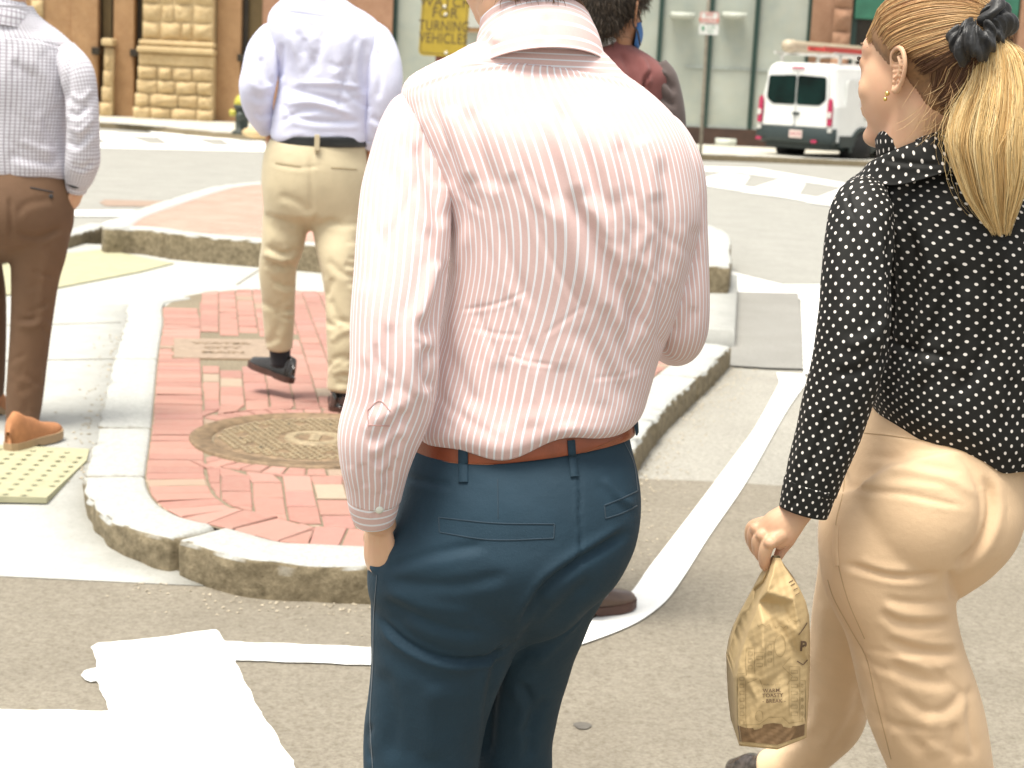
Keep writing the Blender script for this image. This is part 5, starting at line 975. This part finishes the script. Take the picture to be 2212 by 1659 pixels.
# ------------------------------------------------------------------ paper bag
BG = NT('kraft_paper'); f = BG.ramp(BG.noise(9, 5), .3, .7); BG.set(BG.mix(f, (.46, .33, .165), (.53, .395, .21)), .75); BG.bump(BG.noise(28, 6, rough=.7), .0025, .6)
INK = plain('brown_ink', (.13, .08, .045), .7); INKL = plain('faint_ink', (.30, .22, .105), .7); BAND = plain('brown_print', (.17, .10, .045), .65, .2, 40)
bc0 = P(1672, 1619, 2.375)
# outline rows: left, right edge per height, two creased faces with gussets
br = np.array([(1205, 1672, 1686), (1222, 1664, 1694), (1240, 1659, 1706), (1270, 1648, 1727), (1300, 1637, 1741), (1330, 1625, 1748), (1367, 1611, 1750), (1400, 1600, 1750), (1430, 1591, 1750), (1463, 1586, 1749), (1510, 1588, 1747), (1559, 1591, 1744), (1585, 1595, 1743), (1600, 1597, 1742)], float)
nr, nu = 90, 61; tt = np.linspace(0, 1, nr); yy = np.interp(tt, np.linspace(0, 1, 14), br[:, 0]); yy = np.linspace(1205, 1600, nr); xl = np.interp(yy, br[:, 0], br[:, 1]); xr = np.interp(yy, br[:, 0], br[:, 2])
u = np.linspace(0, 1, nu); dep = np.interp(yy, [1205, 1260, 1400, 1600], [.006, .022, .045, .05])
from mathutils.geometry import delaunay_2d_cdt
BP = [(1676, 1200, .004), (1661, 1236, 0), (1637, 1300, 0), (1611, 1367, 0), (1592, 1425, 0), (1585, 1463, 0), (1590, 1559, 0), (1595, 1640, 0), (1690, 1200, 0), (1707, 1236, 0), (1734, 1267, 0), (1751, 1321, 0), (1751, 1444, 0), (1746, 1560, 0), (1744, 1640, 0), (1681, 1640, .034), (1660, 1195, 0),
    (1670, 1236, .020), (1657, 1279, .032), (1648, 1345, .040), (1688, 1308, .014), (1703, 1385, .022), (1668, 1330, .020), (1715, 1296, .026), (1727, 1365, .030), (1626, 1400, .018), (1648, 1398, .046), (1655, 1468, .040), (1608, 1452, .022), (1688, 1453, .030), (1687, 1412, .034), (1716, 1448, .024), (1640, 1520, .033), (1700, 1520, .036), (1681, 1560, .030), (1620, 1580, .024), (1722, 1570, .028), (1737, 1500, .012), (1655, 1482, .034), (1610, 1462, .026)]
BPa = np.array(BP, float); BTR = [list(t_) for t_ in delaunay_2d_cdt([Vector(p[:2]) for p in BP], [], [], 0, 1e-5)[2]]
def bag_depth(x, y):
    x, y = np.asarray(x, float), np.asarray(y, float); out = np.zeros(x.shape)
    for t_ in BTR:
        (x0, y0, a), (x1, y1, b), (x2, y2, c) = BPa[t_]; D_ = (y1-y2)*(x0-x2)+(x2-x1)*(y0-y2)
        if abs(D_) < 1e-6: continue
        l0 = ((y1-y2)*(x-x2)+(x2-x1)*(y-y2))/D_; l1 = ((y2-y0)*(x-x2)+(x0-x2)*(y-y2))/D_; l2 = 1-l0-l1; m_ = (l0 >= -1e-4) & (l1 >= -1e-4) & (l2 >= -1e-4); out = np.where(m_, l0*a+l1*b+l2*c, out)
    return out
def bag_front(u, y, off=0.0):
    a, b = np.interp(y, yy, xl), np.interp(y, yy, xr); x = a+(b-a)*u
    dz = sum(bag_depth(x+dx, y+dy) for dx, dy in ((0, 0), (2, 0), (-2, 0), (0, 2), (0, -2)))/5+.0007*np.sin(x*.31+y*.13)*np.sin(y*.23-x*.11); Yc = 2.372-.02*np.clip((y-1205)/60, 0, 1)*np.clip(u*(1-u)*30, 0, 1)-dz-off
    sag = np.clip((y-1540)/60, 0, 1)*np.interp(u, [0, .57, 1], [11, 19, -6]); return P(x, y+sag, Yc)
Uf, Yf = np.meshgrid(u, yy); front = bag_front(Uf, Yf); back = bag_front(Uf[:, ::-1], Yf); back = back+np.array([0, 1, 0])*(2.2*np.interp(Yf, [1205, 1260, 1400, 1600], [.006, .022, .045, .05]))[..., None]
V = np.concatenate([front, back], 1); na = 2*nu; F_ = grid_faces(nr, na).tolist(); v, f = V.reshape(-1, 3), F_
v = np.vstack([v, V[-1].mean(0)]); f += [[(nr-1)*na+(j+1) % na, (nr-1)*na+j, nr*na] for j in range(na)]
bag = mk('paper_bag', v, f, BG.m, None, loc=bc0); tag(bag, "crumpled brown paper takeaway bag with printed words, hanging from the woman's hand", 'paper bag')
def on_bag(name, polys, m, off=.0016):
    vs, fs = [], []
    for V2, F2 in polys:
        o = len(vs); V2 = np.asarray(V2, float); F2 = [q for q in F2 if all(.005 < V2[i][0] < .99 for i in q)]; vs += list(bag_front(V2[:, 0], V2[:, 1], off)); fs += [[i+o for i in q] for q in F2]
    return mk(name, np.array(vs), fs, m, bag, smooth=False)
def bag_text(s, cu, cy, size, name='lettering', m=None, bold=.02, rot=0.0, off=.0017):
    V2, F2 = text_mesh(s, 1, 1.05, bold); c, s_ = math.cos(rot), math.sin(rot); q = np.column_stack([cu+(V2[:, 0]*c-V2[:, 1]*s_)*size/158, cy-(V2[:, 0]*s_+V2[:, 1]*c)*size]); return on_bag(name, [(q, F2)], m or INK, off)
def bag_line(pts, w_=.9, m=None):
    A = np.array(pts, float); q = [A[0]]
    for a, b in zip(A[:-1], A[1:]):
        for k in range(1, 7): q.append(a+(b-a)*k/6)
    q = np.array(q); sc = np.array([158, 1]); d = unit(np.gradient(q*sc, axis=0)); n = np.column_stack([-d[:, 1], d[:, 0]])*w_/2/sc; return np.vstack([q+n, q-n]), [[i, i+1, len(q)+i+1, len(q)+i] for i in range(len(q)-1)]
bag_text('WARM,', .50, 1492, 11.5, rot=.04, bold=.012); bag_text('TOASTY', .51, 1502.5, 11.5, rot=.03, bold=.012); bag_text('- BREAK -', .53, 1514.5, 11.5, rot=.02, bold=.012); bag_text('made for your', .50, 1479, 6, m=INKL, bold=.0); bag_text('P', .90, 1397, 30, bold=.03, rot=-.05)
L_ = []
def U_(x, y): return ((x-np.interp(y, yy, xl))/(np.interp(y, yy, xr)-np.interp(y, yy, xl)), y)
def ln(*p): L_.append(bag_line([U_(*q) for q in p]))
for x0, x1, y0, y1 in ((1594, 1612, 1455, 1570), (1612, 1630, 1400, 1455), (1630, 1652, 1410, 1440), (1655, 1672, 1385, 1440), (1705, 1728, 1440, 1545), (1728, 1740, 1470, 1560)):
    ln((x0, y1), (x0, y0), (x1, y0), (x1, y1))
    for y in np.arange(y0+8, y1-6, 15): ln((x0+4, y), (x1-5, y), (x1-5, y+7), (x0+4, y+7), (x0+4, y))
for c_ in ((1688, 1358), (1650, 1355), (1715, 1345)): ln(*[(c_[0]+14*math.cos(a)-0, c_[1]-abs(6*math.sin(a*2.5))) for a in np.linspace(0, math.pi, 14)])
ln(*[(1685+12*math.cos(a), 1395+24*math.sin(a)) for a in np.linspace(0, 6.28, 20)]); ln((1600, 1562), (1640, 1560), (1660, 1548), (1690, 1547), (1705, 1560), (1735, 1558)); ln(*[(1640+8*math.cos(a), 1545+10*math.sin(a)) for a in np.linspace(0, 6.28, 14)]); ln((1708, 1420), (1690, 1440), (1712, 1462), (1700, 1480))
ln((1615, 1475), (1640, 1465), (1650, 1490)); ln((1725, 1250), (1716, 1256)) if False else None
on_bag('line_drawing', L_, INKL)
on_bag('dark_outline', [bag_line([U_(*q) for q in p], 2.0) for p in ([(1725, 1372), (1733, 1362), (1744, 1345)], [(1722, 1428), (1735, 1436), (1745, 1425)])]+[bag_line([U_(x, y), U_(x+16, y-10)], 1.4) for x, y in ((1704, 1258), (1708, 1265), (1714, 1275), (1718, 1286))], INK)
gx_ = np.linspace(0.01, .99, 60); top = np.array([1562+5*math.sin(k*9)+4*(abs(k-.3) < .07)+4*(abs(k-.72) < .07) for k in gx_]); bv2 = np.concatenate([np.column_stack([gx_, top+(1592-top)*k/7]) for k in range(8)]); on_bag('printed_band', [(bv2, [[r*60+i, r*60+i+1, r*60+61+i, r*60+60+i] for r in range(7) for i in range(59)])], BAND, .0013)
# ------------------------------------------------------------------ man in the pale blue shirt, walking on the island
Yb = 6.95; f1 = G(728, 893, .112); b1 = np.array([P(685, 600, Yb)[0], Yb, .11])
BT = rows_lr([(-14, 645, 735, Yb, .8), (4, 612, 762, Yb, .62), (25, 588, 792, Yb, .52), (52, 580, 818, Yb, .5), (90, 585, 826, Yb, .56), (140, 600, 815, Yb, .6), (190, 602, 806, Yb, .62), (240, 593, 800, Yb, .62), (275, 588, 797, Yb, .62), (292, 586, 795, Yb, .62), (300, 592, 788, Yb, .58)])
BL = [(604, 58, Yb, 18, .9), (585, 80, Yb, 30, .9), (572, 110, Yb-.03, 37, .9), (562, 160, Yb-.06, 38, .9), (556, 190, Yb-.07, 37, .9), (557, 225, Yb-.04, 32, .9), (567, 258, Yb, 25, .9), (578, 282, Yb+.04, 17, .9)]
BR = [(798, 60, Yb, 18, .9), (815, 88, Yb, 29, .9), (828, 140, Yb-.02, 36, .9), (830, 190, Yb-.03, 36, .9), (824, 240, Yb-.02, 32, .9), (812, 285, Yb, 26, .9), (800, 318, Yb+.03, 18, .9)]
BH = rows_lr([(285, 594, 784, Yb, .58), (310, 589, 792, Yb, .6), (345, 572, 797, Yb, .66), (390, 564, 796, Yb, .7), (430, 565, 792, Yb, .7), (465, 568, 785, Yb, .66)])
Yl = G(590, 845, .112)[1]
BLL = [(620, 430, Yb, 54, .85), (616, 480, Yb, 50, .9), (612, 530, Yb, 46, 1), (602, 570, Yb+.02, 41, 1), (600, 620, Yb+.04, 38, 1), (602, 690, Yb+.06, 33, 1), (603, 752, Yb+.08, 30, 1)]
BRL = [(728, 430, Yb, 56, .85), (728, 500, Yb-.02, 52, .9), (733, 560, Yb-.06, 46, 1), (738, 640, Yb-.1, 38, 1), (740, 720, Yb-.12, 34, 1), (740, 800, Yb-.13, 32, 1), (738, 842, Yb-.13, 33, 1)]
hb_ = P(676, -62, Yb+.02); AB = frame(.1, 0)
hl_ = P(579, 288, Yb+.05); hr_ = P(799, 324, Yb+.04)
ank = [closed(tube3([P(605, 730, Yb+.08), P(605, 775, Yb+.08)], [.036, .03], 8, 14)), closed(tube3([P(736, 820, Yb-.13), f1+[.0, .06, .07]], [.036, .03], 8, 14))]
man2, b2V, b2F = body('man in pale blue shirt and khaki trousers stepping across the brick island, black shoes', [closed(tube(shrink(r, k), 20, 18, up=(r is BT or r is BH))) for r, k in ((BT, .86), (BL, .7), (BR, .7), (BH, .8), (BLL, .75), (BRL, .75))]+[closed(tube([(690, 40, Yb, 40, 1), (688, 0, Yb, 37, 1), (680, -40, Yb, 35, 1)], 10, 18))]+head_parts(hb_, AB)+ear_parts(hb_, AB, 1)+ear_parts(hb_, AB, -1)+ank, .009, M['skin_dark'], b1, [(hand_parts(hl_, P(584, 320, Yb+.12)-hl_, (-.9, -.3, 0), 1, .95), .004, 4), (hand_parts(hr_, P(795, 350, Yb+.1)-hr_, (.9, -.3, 0), -1, .95), .004, 4)], 4)
BF_ = [([(606, 90), (608, 130), (604, 175)], 6, -.02), ([(640, 60), (660, 110), (690, 160)], 9, -.012), ([(620, 60), (640, 120), (655, 190)], 8, .010), ([(700, 60), (690, 110), (660, 170)], 8, -.012), ([(730, 50), (735, 120), (720, 180)], 10, .010), ([(770, 70), (760, 130), (735, 200)], 8, -.012), ([(790, 80), (785, 150), (790, 210)], 8, -.012), ([(620, 190), (680, 205), (760, 225)], 6, -.012), ([(610, 225), (680, 222), (770, 250)], 6, .012), ([(620, 250), (690, 262), (785, 262)], 6, -.012), ([(600, 270), (650, 240), (700, 235)], 6, -.01), ([(630, 180), (720, 180), (790, 190)], 5, .009), ([(560, 120), (575, 160), (590, 190)], 7, -.014), ([(540, 200), (560, 215), (590, 205)], 6, -.014), ([(540, 175), (565, 195), (590, 180)], 5, .010), ([(548, 240), (565, 252), (590, 240)], 5, -.012), ([(812, 100), (822, 160), (815, 220)], 7, -.014), ([(800, 250), (820, 262), (838, 250)], 6, -.012), ([(598, 22), (680, 34), (800, 50)], 2, -.006)]
btt = tube(BT, 150, 220, 2.2, True); w_ = np.clip((np.linspace(0, 1, 150)-.9)/.1, 0, 1); btt[:, :, 2] += w_[:, None]*(.012*np.sin(btt[:, :, 0]*40)-.015)
bsh, _, _ = shirt('shirt', [(btt, 1.1), (tube(BL, 90, 80), .4), (tube(BR, 90, 80), .4)], M['blue_shirt'], man2, [(p, w*1.2, a*.6) for p, w, a in BF_]+rand_folds(22, (600, 60, 800, 285), (75, 40), (30, 80), (5, 8), (.001, .0035), 21), [(.006, 10, 51, (1, 1, .7)), (.0015, 30, 52, (1, 1, 1))])
ckb = tube([(690, -12, Yb+.01, 38, .95), (690, -20, Yb+.01, 41, .95), (690, 0, Yb, 46, .95), (690, 12, Yb, 48, .95)], 16, 50); shirt('collar', [(ckb, .4)], M['blue_shirt'], man2)
for Lq in (BL, BR): e_ = Lq[-1]; pv = Lq[-2]; shirt('cuff', [(tube([(pv[0]*.5+e_[0]*.5, pv[1]*.5+e_[1]*.5, (pv[2]+e_[2])/2, (pv[3]+e_[3])/2+2, .9), (e_[0], e_[1], e_[2], e_[3]+2, .9)], 8, 40), .3)], M['blue_shirt'], man2)
belt(293, 315, 588, 793, Yb, .64, .004, M['belt_black'], man2, na=100)
KF = [([(670, 330), (673, 400), (676, 465)], 5, -.010), ([(580, 350), (640, 362), (700, 358)], 4, -.005), ([(640, 470), (665, 485), (690, 462)], 6, -.014), ([(600, 420), (650, 440), (672, 465)], 8, -.010), ([(580, 470), (620, 490), (650, 500)], 7, .008), ([(570, 530), (610, 548), (645, 540)], 6, -.018), ([(565, 548), (605, 562), (640, 556)], 5, .012), ([(568, 570), (610, 580), (640, 572)], 5, -.012), ([(575, 640), (600, 700), (585, 745)], 8, -.008), ([(610, 600), (622, 680), (610, 740)], 8, .008), ([(700, 470), (740, 485), (785, 480)], 7, -.010), ([(705, 560), (740, 590), (775, 600)], 7, -.010), ([(710, 640), (735, 690), (765, 700)], 7, -.012), ([(712, 740), (735, 720), (765, 710)], 6, .010), ([(712, 780), (740, 770), (770, 775)], 6, -.012), ([(715, 810), (740, 800), (770, 810)], 5, .010)]
t2, t2V, t2F = trousers([closed(tube(r, n, 40)) for r, n in ((BH, 30), (BLL, 50), (BRL, 50))]+[closed(tube([(625, 370, Yb-.025, 46, .7), (628, 420, Yb-.04, 50, .7), (625, 465, Yb-.015, 46, .7)], 14, 24)), closed(tube([(728, 370, Yb-.025, 46, .7), (726, 420, Yb-.04, 50, .7), (728, 465, Yb-.015, 46, .7)], 14, 24))], .009, M['khaki'], man2, [(p, w*1.15, a*.55) for p, w, a in KF]+rand_folds(14, (570, 520, 640, 740), (10, 30), (30, 60), (4, 7), (.003, .008), 31)+rand_folds(14, (700, 520, 780, 830), (20, 30), (30, 60), (4, 7), (.003, .008), 32), [(.004, 14, 61, (1, 1, 1))], 5)
K2 = bvh(t2V, t2F)
rib('belt_loop', bvh(*merge([(t2V, t2F)])), [(685, 318), (685, 332)], 9, M['khaki'], t2, .004, .004, 8, Yb-.15); mk('belt_loop', *box3(P(685, 308, Yb-.145), (.010, .006, .032)), M['khaki'], t2, smooth=False, bevel=.002)
KS = cloth('khaki_seam', (.36, .28, .16))
for pts in ([(595, 352), (650, 360)], [(715, 362), (770, 366)]): rib('pocket_seam', K2, pts, 2.5, KS, t2, .001, .001, 12, Yb-.15)
lf = P(605, 822, Yb+.07); sl_ = shoe(lf+np.array([.05, -.03, -.005]), np.array([-.70, .62, .12]), np.array([.1, .12, 1.]), .27, M['shoe_black'], M['sole_dark'], man2, .085)
mk('sock', *closed(tube3([P(604, 735, Yb+.08), P(606, 790, Yb+.08)], [.047, .042], 8, 20)), M['sock'], man2)
shoe(np.array([f1[0]+.0, f1[1], .113]), np.array([-.05, 1, 0]), np.array([0, 0, 1.]), .29, M['shoe_black'], M['sole_dark'], man2, .085)
mk('sock', *closed(tube3([P(738, 835, Yb-.13), np.array([f1[0], f1[1]+.05, .19])], [.048, .042], 8, 20)), M['sock'], man2)
hcb = hair_cap('hair', b2V, b2F, hb_, AB, EDGE_M, .012, (.05, .03, .02), man2); short_hair(b2V, b2F, hb_, AB, EDGE_M, 1200, .02, .012, (.06, .035, .02), hcb)
# ------------------------------------------------------------------ man in the checked shirt at the left edge
Yc = 6.25; b3 = np.array([P(30, 700, Yc)[0], Yc, float(ramp_h(6.2))])
CT = rows_lr([(10, -62, 68, Yc, .9), (30, -85, 82, Yc, .7), (60, -130, 122, Yc, .52), (90, -155, 156, Yc, .5), (130, -160, 160, Yc, .55), (190, -152, 152, Yc, .6), (250, -148, 144, Yc, .62), (310, -146, 138, Yc, .64), (350, -145, 141, Yc, .64), (372, -143, 141, Yc, .62), (381, -138, 138, Yc, .58)])
CR = [(142, 100, Yc, 22, .9), (151, 124, Yc-.01, 34, .9), (168, 160, Yc-.03, 39, .9), (178, 210, Yc-.04, 37, .9), (180, 260, Yc-.05, 37, .9), (179, 310, Yc-.04, 36, .9), (178, 345, Yc-.03, 36, .9), (172, 375, Yc, 30, .9), (166, 395, Yc+.02, 22, .9)]
CL_ = [(x*-1-4, y, Yy, r, a) for x, y, Yy, r, a in CR]
CH = rows_lr([(368, -138, 136, Yc, .6), (400, -146, 148, Yc, .66), (450, -150, 156, Yc, .72), (490, -148, 150, Yc, .72), (525, -140, 142, Yc, .66)])
CRL = [(78, 490, Yc, 70, .85), (80, 540, Yc, 63, .95), (76, 590, Yc, 54, 1), (72, 650, Yc, 47, 1), (66, 720, Yc, 42, 1), (58, 800, Yc, 39, 1), (52, 860, Yc, 37, 1), (46, 918, Yc, 33, 1)]
CLL = [(-70, 490, Yc, 72, .85), (-66, 560, Yc+.02, 66, .95), (-48, 640, Yc+.06, 58, 1), (-38, 720, Yc+.08, 52, 1), (-34, 800, Yc+.1, 46, 1), (-34, 850, Yc+.12, 42, 1)]
hcC = P(15, -58, Yc+.02); AC = frame(.25, 0)
wr3 = P(168, 402, Yc+.02)
man3, c3V, c3F = body('man in grey checked shirt and brown trousers walking past the yellow tactile pad', [closed(tube(shrink(r, k), 20, 18, up=(r is CT or r is CH))) for r, k in ((CT, .86), (CR, .7), (CL_, .7), (CH, .8), (CRL, .7), (CLL, .7))]+[closed(tube([(10, 60, Yc, 48, 1), (12, 15, Yc, 44, 1), (14, -20, Yc, 42, 1)], 10, 18))]+head_parts(hcC, AC)+ear_parts(hcC, AC, 1)+ear_parts(hcC, AC, -1), .009, M['skin'], b3, [(hand_parts(wr3, P(152, 455, Yc+.06)-wr3, (.85, -.5, 0), -1, .95), .004, 4)], 4)
CF = [([(152, 110), (150, 160), (146, 230)], 6, -.018), ([(150, 235), (165, 250), (195, 225)], 6, -.016), ([(145, 300), (165, 315), (200, 280)], 6, -.016), ([(150, 200), (175, 215), (200, 190)], 6, .010), ([(150, 270), (170, 285), (205, 250)], 6, .012), ([(155, 350), (175, 365), (205, 345)], 5, -.014), ([(20, 130), (60, 180), (90, 260)], 14, -.008), ([(60, 120), (100, 170), (120, 240)], 12, .008), ([(20, 330), (60, 345), (130, 355)], 8, -.012), ([(40, 300), (80, 320), (130, 330)], 8, .010), ([(0, 78), (80, 88), (155, 108)], 2, -.006), ([(100, 260), (115, 310), (125, 360)], 8, -.01)]
ctt = tube(CT, 150, 220, 2.2, True)
shirt('shirt', [(ctt, 1.16), (tube(CR, 100, 80), .42), (tube(CL_, 60, 60), .42)], M['check'], man3, [(p, w*1.2, a*.55) for p, w, a in CF]+rand_folds(14, (0, 100, 140, 360), (75, 30), (40, 90), (5, 9), (.001, .003), 22), [(.006, 9, 71, (1, 1, .7)), (.003, 28, 72, (1, 1, 1))])
ckc = tube([(10, 22, Yc+.01, 46, .95), (10, 12, Yc+.01, 50, .95), (8, 34, Yc, 66, .95), (6, 50, Yc, 74, .92)], 20, 80); shirt('collar', [(ckc, .5)], M['check'], man3)
shirt('cuff', [(tube([(168, 385, Yc+.01, 27, .9), (164, 412, Yc+.03, 22, .9)], 8, 40), .28)], M['check'], man3)
wb3 = closed(tube3([wr3+[-.03, -.03, .01], wr3+[0, -.045, 0], wr3+[.03, -.02, 0]], [.006]*3, 10, 8)); mk('watch', *wb3, M['belt_black'], man3)
BF3 = [([(20, 420), (24, 470), (22, 520)], 5, -.012), ([(30, 500), (80, 512), (140, 490)], 6, -.014), ([(30, 470), (60, 440), (120, 430)], 8, -.006), ([(30, 680), (60, 690), (90, 672)], 7, -.012), ([(40, 700), (70, 705), (95, 695)], 6, .010), ([(40, 820), (60, 870), (50, 900)], 8, -.008), ([(95, 560), (90, 640), (85, 700)], 8, .008), ([(-10, 540), (5, 570), (15, 600)], 8, -.01)]
t3, t3V, t3F = trousers([closed(tube(r, n, 40)) for r, n in ((CH, 30), (CRL, 60), (CLL, 50))]+[closed(tube([(s_*72+2, 425, Yc-.02, 58, .7), (s_*74+2, 475, Yc-.03, 64, .7), (s_*74+2, 530, Yc-.005, 60, .7)], 14, 24)) for s_ in (-1, 1)], .009, M['brown'], man3, [(p, w*1.15, a*.6) for p, w, a in BF3]+rand_folds(20, (20, 540, 120, 900), (15, 35), (30, 70), (5, 8), (.002, .006), 41), [(.004, 13, 81, (1, 1, 1))], 5)
K3 = bvh(t3V, t3F); rib('pocket_seam', K3, [(65, 405), (115, 415)], 3, M['charcoal'], t3, .001, .001, 12, Yc-.15); hp, hn = hit(K3, 110, 424, .001)
if hp is not None: mk('button', *closed(tube3([hp, hp+hn*.003], [.009, .008], 4, 12)), M['charcoal'], t3)
hz3 = float(ramp_h(6.1))+.008; ft3 = G(-4, 978, hz3)
shoe(np.array([ft3[0]+.03, ft3[1]+.02, hz3]), np.array([.36, .93, .02]), np.array([0, 0, 1.]), .29, M['suede'], M['sole_tan'], man3, .09, .02, .028)
shoe(P(-36, 880, Yc+.12), np.array([.2, .75, -.5]), np.array([0, .5, .8]), .29, M['suede'], M['sole_tan'], man3, .09)
hc3 = hair_cap('hair', c3V, c3F, hcC, AC, EDGE_M, .012, (.07, .035, .02), man3); short_hair(c3V, c3F, hcC, AC, EDGE_M, 1200, .02, .012, (.09, .045, .025), hc3)
# ------------------------------------------------------------------ man with the blue face mask, ahead of the striped shirt
Yd = 4.55; b4 = np.array([P(1290, 600, Yd)[0], Yd, 0])
DT = rows_lr([(72, 1240, 1335, Yd, .9), (92, 1215, 1362, Yd, .7), (118, 1160, 1408, Yd, .52), (150, 1132, 1442, Yd, .5), (190, 1128, 1440, Yd, .55), (300, 1140, 1425, Yd, .62), (450, 1150, 1415, Yd, .66), (540, 1148, 1412, Yd, .66)])
DL = [(1150, 140, Yd, 30, .9), (1132, 175, Yd, 44, .9), (1120, 290, Yd, 46, .9), (1116, 400, Yd, 42, .9), (1125, 520, Yd+.1, 34, .9), (1140, 590, Yd+.2, 26, .9)]
DR = [(1412, 140, Yd, 28, .9), (1424, 175, Yd, 42, .9), (1436, 260, Yd, 46, .9), (1440, 380, Yd, 42, .9), (1430, 500, Yd+.1, 34, .9), (1412, 570, Yd+.22, 26, .9)]
DH = rows_lr([(520, 1155, 1408, Yd, .62), (600, 1150, 1412, Yd, .68), (700, 1158, 1404, Yd, .7)])
DLL = [(1215, 680, Yd, 62, .9), (1212, 850, Yd+.1, 54, 1), (1210, 1000, Yd+.25, 46, 1), (1212, 1150, Yd+.38, 38, 1), (1212, 1205, Yd+.42, 36, 1)]
DRL = [(1330, 680, Yd, 64, .9), (1322, 850, Yd-.02, 54, 1), (1306, 1000, Yd-.02, 46, 1), (1290, 1150, Yd, 40, 1), (1280, 1285, Yd+.02, 37, 1)]
hcD = P(1318, 28, Yd); AD = frame(math.atan2(.62, .78), 0)
man4, d4V, d4F = body('dark haired man in a burgundy waistcoat and blue face mask, mostly hidden ahead', [closed(tube(shrink(r, k), 20, 18, up=(r is DT or r is DH))) for r, k in ((DT, .86), (DL, .7), (DR, .7), (DH, .9), (DLL, .7), (DRL, .7))]+[closed(tube([(1288, 120, Yd, 50, 1), (1296, 80, Yd, 45, 1), (1304, 50, Yd, 44, 1)], 10, 20))]+head_parts(hcD, AD), .008, M['skin_dark'], b4, [(ear_parts(hcD, AD, -1, 1.05), .002, 2), (ear_parts(hcD, AD, 1), .003, 2), (hand_parts(P(1412, 575, Yd+.23), (-.3, .3, -1), (.9, -.2, 0), -1), .004, 3), (hand_parts(P(1140, 595, Yd+.2), (.2, .3, -1), (-.9, -.2, 0), 1), .004, 3)], 5)
shirt('waistcoat', [(tube(DT, 100, 160, 2.2, True), 1.1)], M['vest'], man4, [([(1340, 110), (1360, 150), (1370, 200)], 8, -.008), ([(1380, 120), (1395, 150), (1400, 190)], 8, .008), ([(1409, 151), (1395, 170), (1388, 220)], 4, -.012)], [(.004, 12, 91, (1, 1, 1))])
shirt('sleeves', [(tube(DL, 50, 60), .4), (tube(DR, 80, 80), .4)], M['dark_grey'], man4, [([(1410, 160), (1440, 175), (1460, 200)], 7, -.010), ([(1415, 200), (1435, 215), (1462, 230)], 7, -.008), ([(1420, 150), (1440, 165)], 6, .008)], [(.003, 20, 92, (1, 1, 1))])
ckd = tube([(1292, 82, Yd+.01, 47, .95), (1292, 74, Yd+.01, 50, .95), (1290, 92, Yd, 58, .95), (1288, 110, Yd, 64, .9)], 16, 60); shirt('collar', [(ckd, .5)], M['white_cloth'], man4)
trousers([closed(tube(r, 30, 30)) for r in (DH, DLL, DRL)], .012, M['charcoal'], man4)
MASK = plain('blue_mask', (.045, .16, .42), .7, .1, 30); ml = []
for i in range(13):
    row = []
    for j in range(9):
        u_, v_ = (i/12-.5)*2, (j/8); an = u_*1.28; r_ = .098+.016*math.cos(u_*1.57)*math.sin(v_*3.14)-.004*v_
        row.append(hcD+np.array([math.cos(an)*(r_+.004)-.004, math.sin(an)*(r_-.022), -.012-.088*v_*(1-.35*u_*u_)-.012*u_*u_])@AD)
    ml.append(row)
mo = mk('face_mask', np.array(ml).reshape(-1, 3), grid_faces(13, 9, False), MASK, man4); sm = mo.modifiers.new('thickness', 'SOLIDIFY'); sm.thickness = .002; sm.offset = 1
for z0_, z1_ in ((.0, .028), (-.075, -.03)): mk('ear_loop', *closed(tube3([hcD+np.array(p)@AD for p in ((.035, -.078, -.02+z0_*.8), (.01, -.084, z0_*.6), (-.016, -.088, z1_), (-.022, -.088, .0))], [.0022]*4, 14, 6)), M['charcoal'], mo)
sf = P(1268, 1352, 4.54); sf[2] = .012; shoe(sf+np.array([-.10, -.01, 0]), np.array([.80, .55, .0]), np.array([0, 0, 1.]), .29, M['shoe_brown'], M['sole_dark'], man4, .075)
shoe(np.array([*P(1212, 1220, Yd+.4)[:2], .05]), np.array([.3, 1, .1]), np.array([0, 0, 1.]), .29, M['shoe_brown'], M['sole_dark'], man4, .075)
hd_ = hair_cap('hair', d4V, d4F, hcD, AD, EDGE_M, .014, (.02, .014, .010), man4); short_hair(d4V, d4F, hcD, AD, EDGE_M, 3500, .026, .018, (.045, .03, .018), hd_, bands=.15)
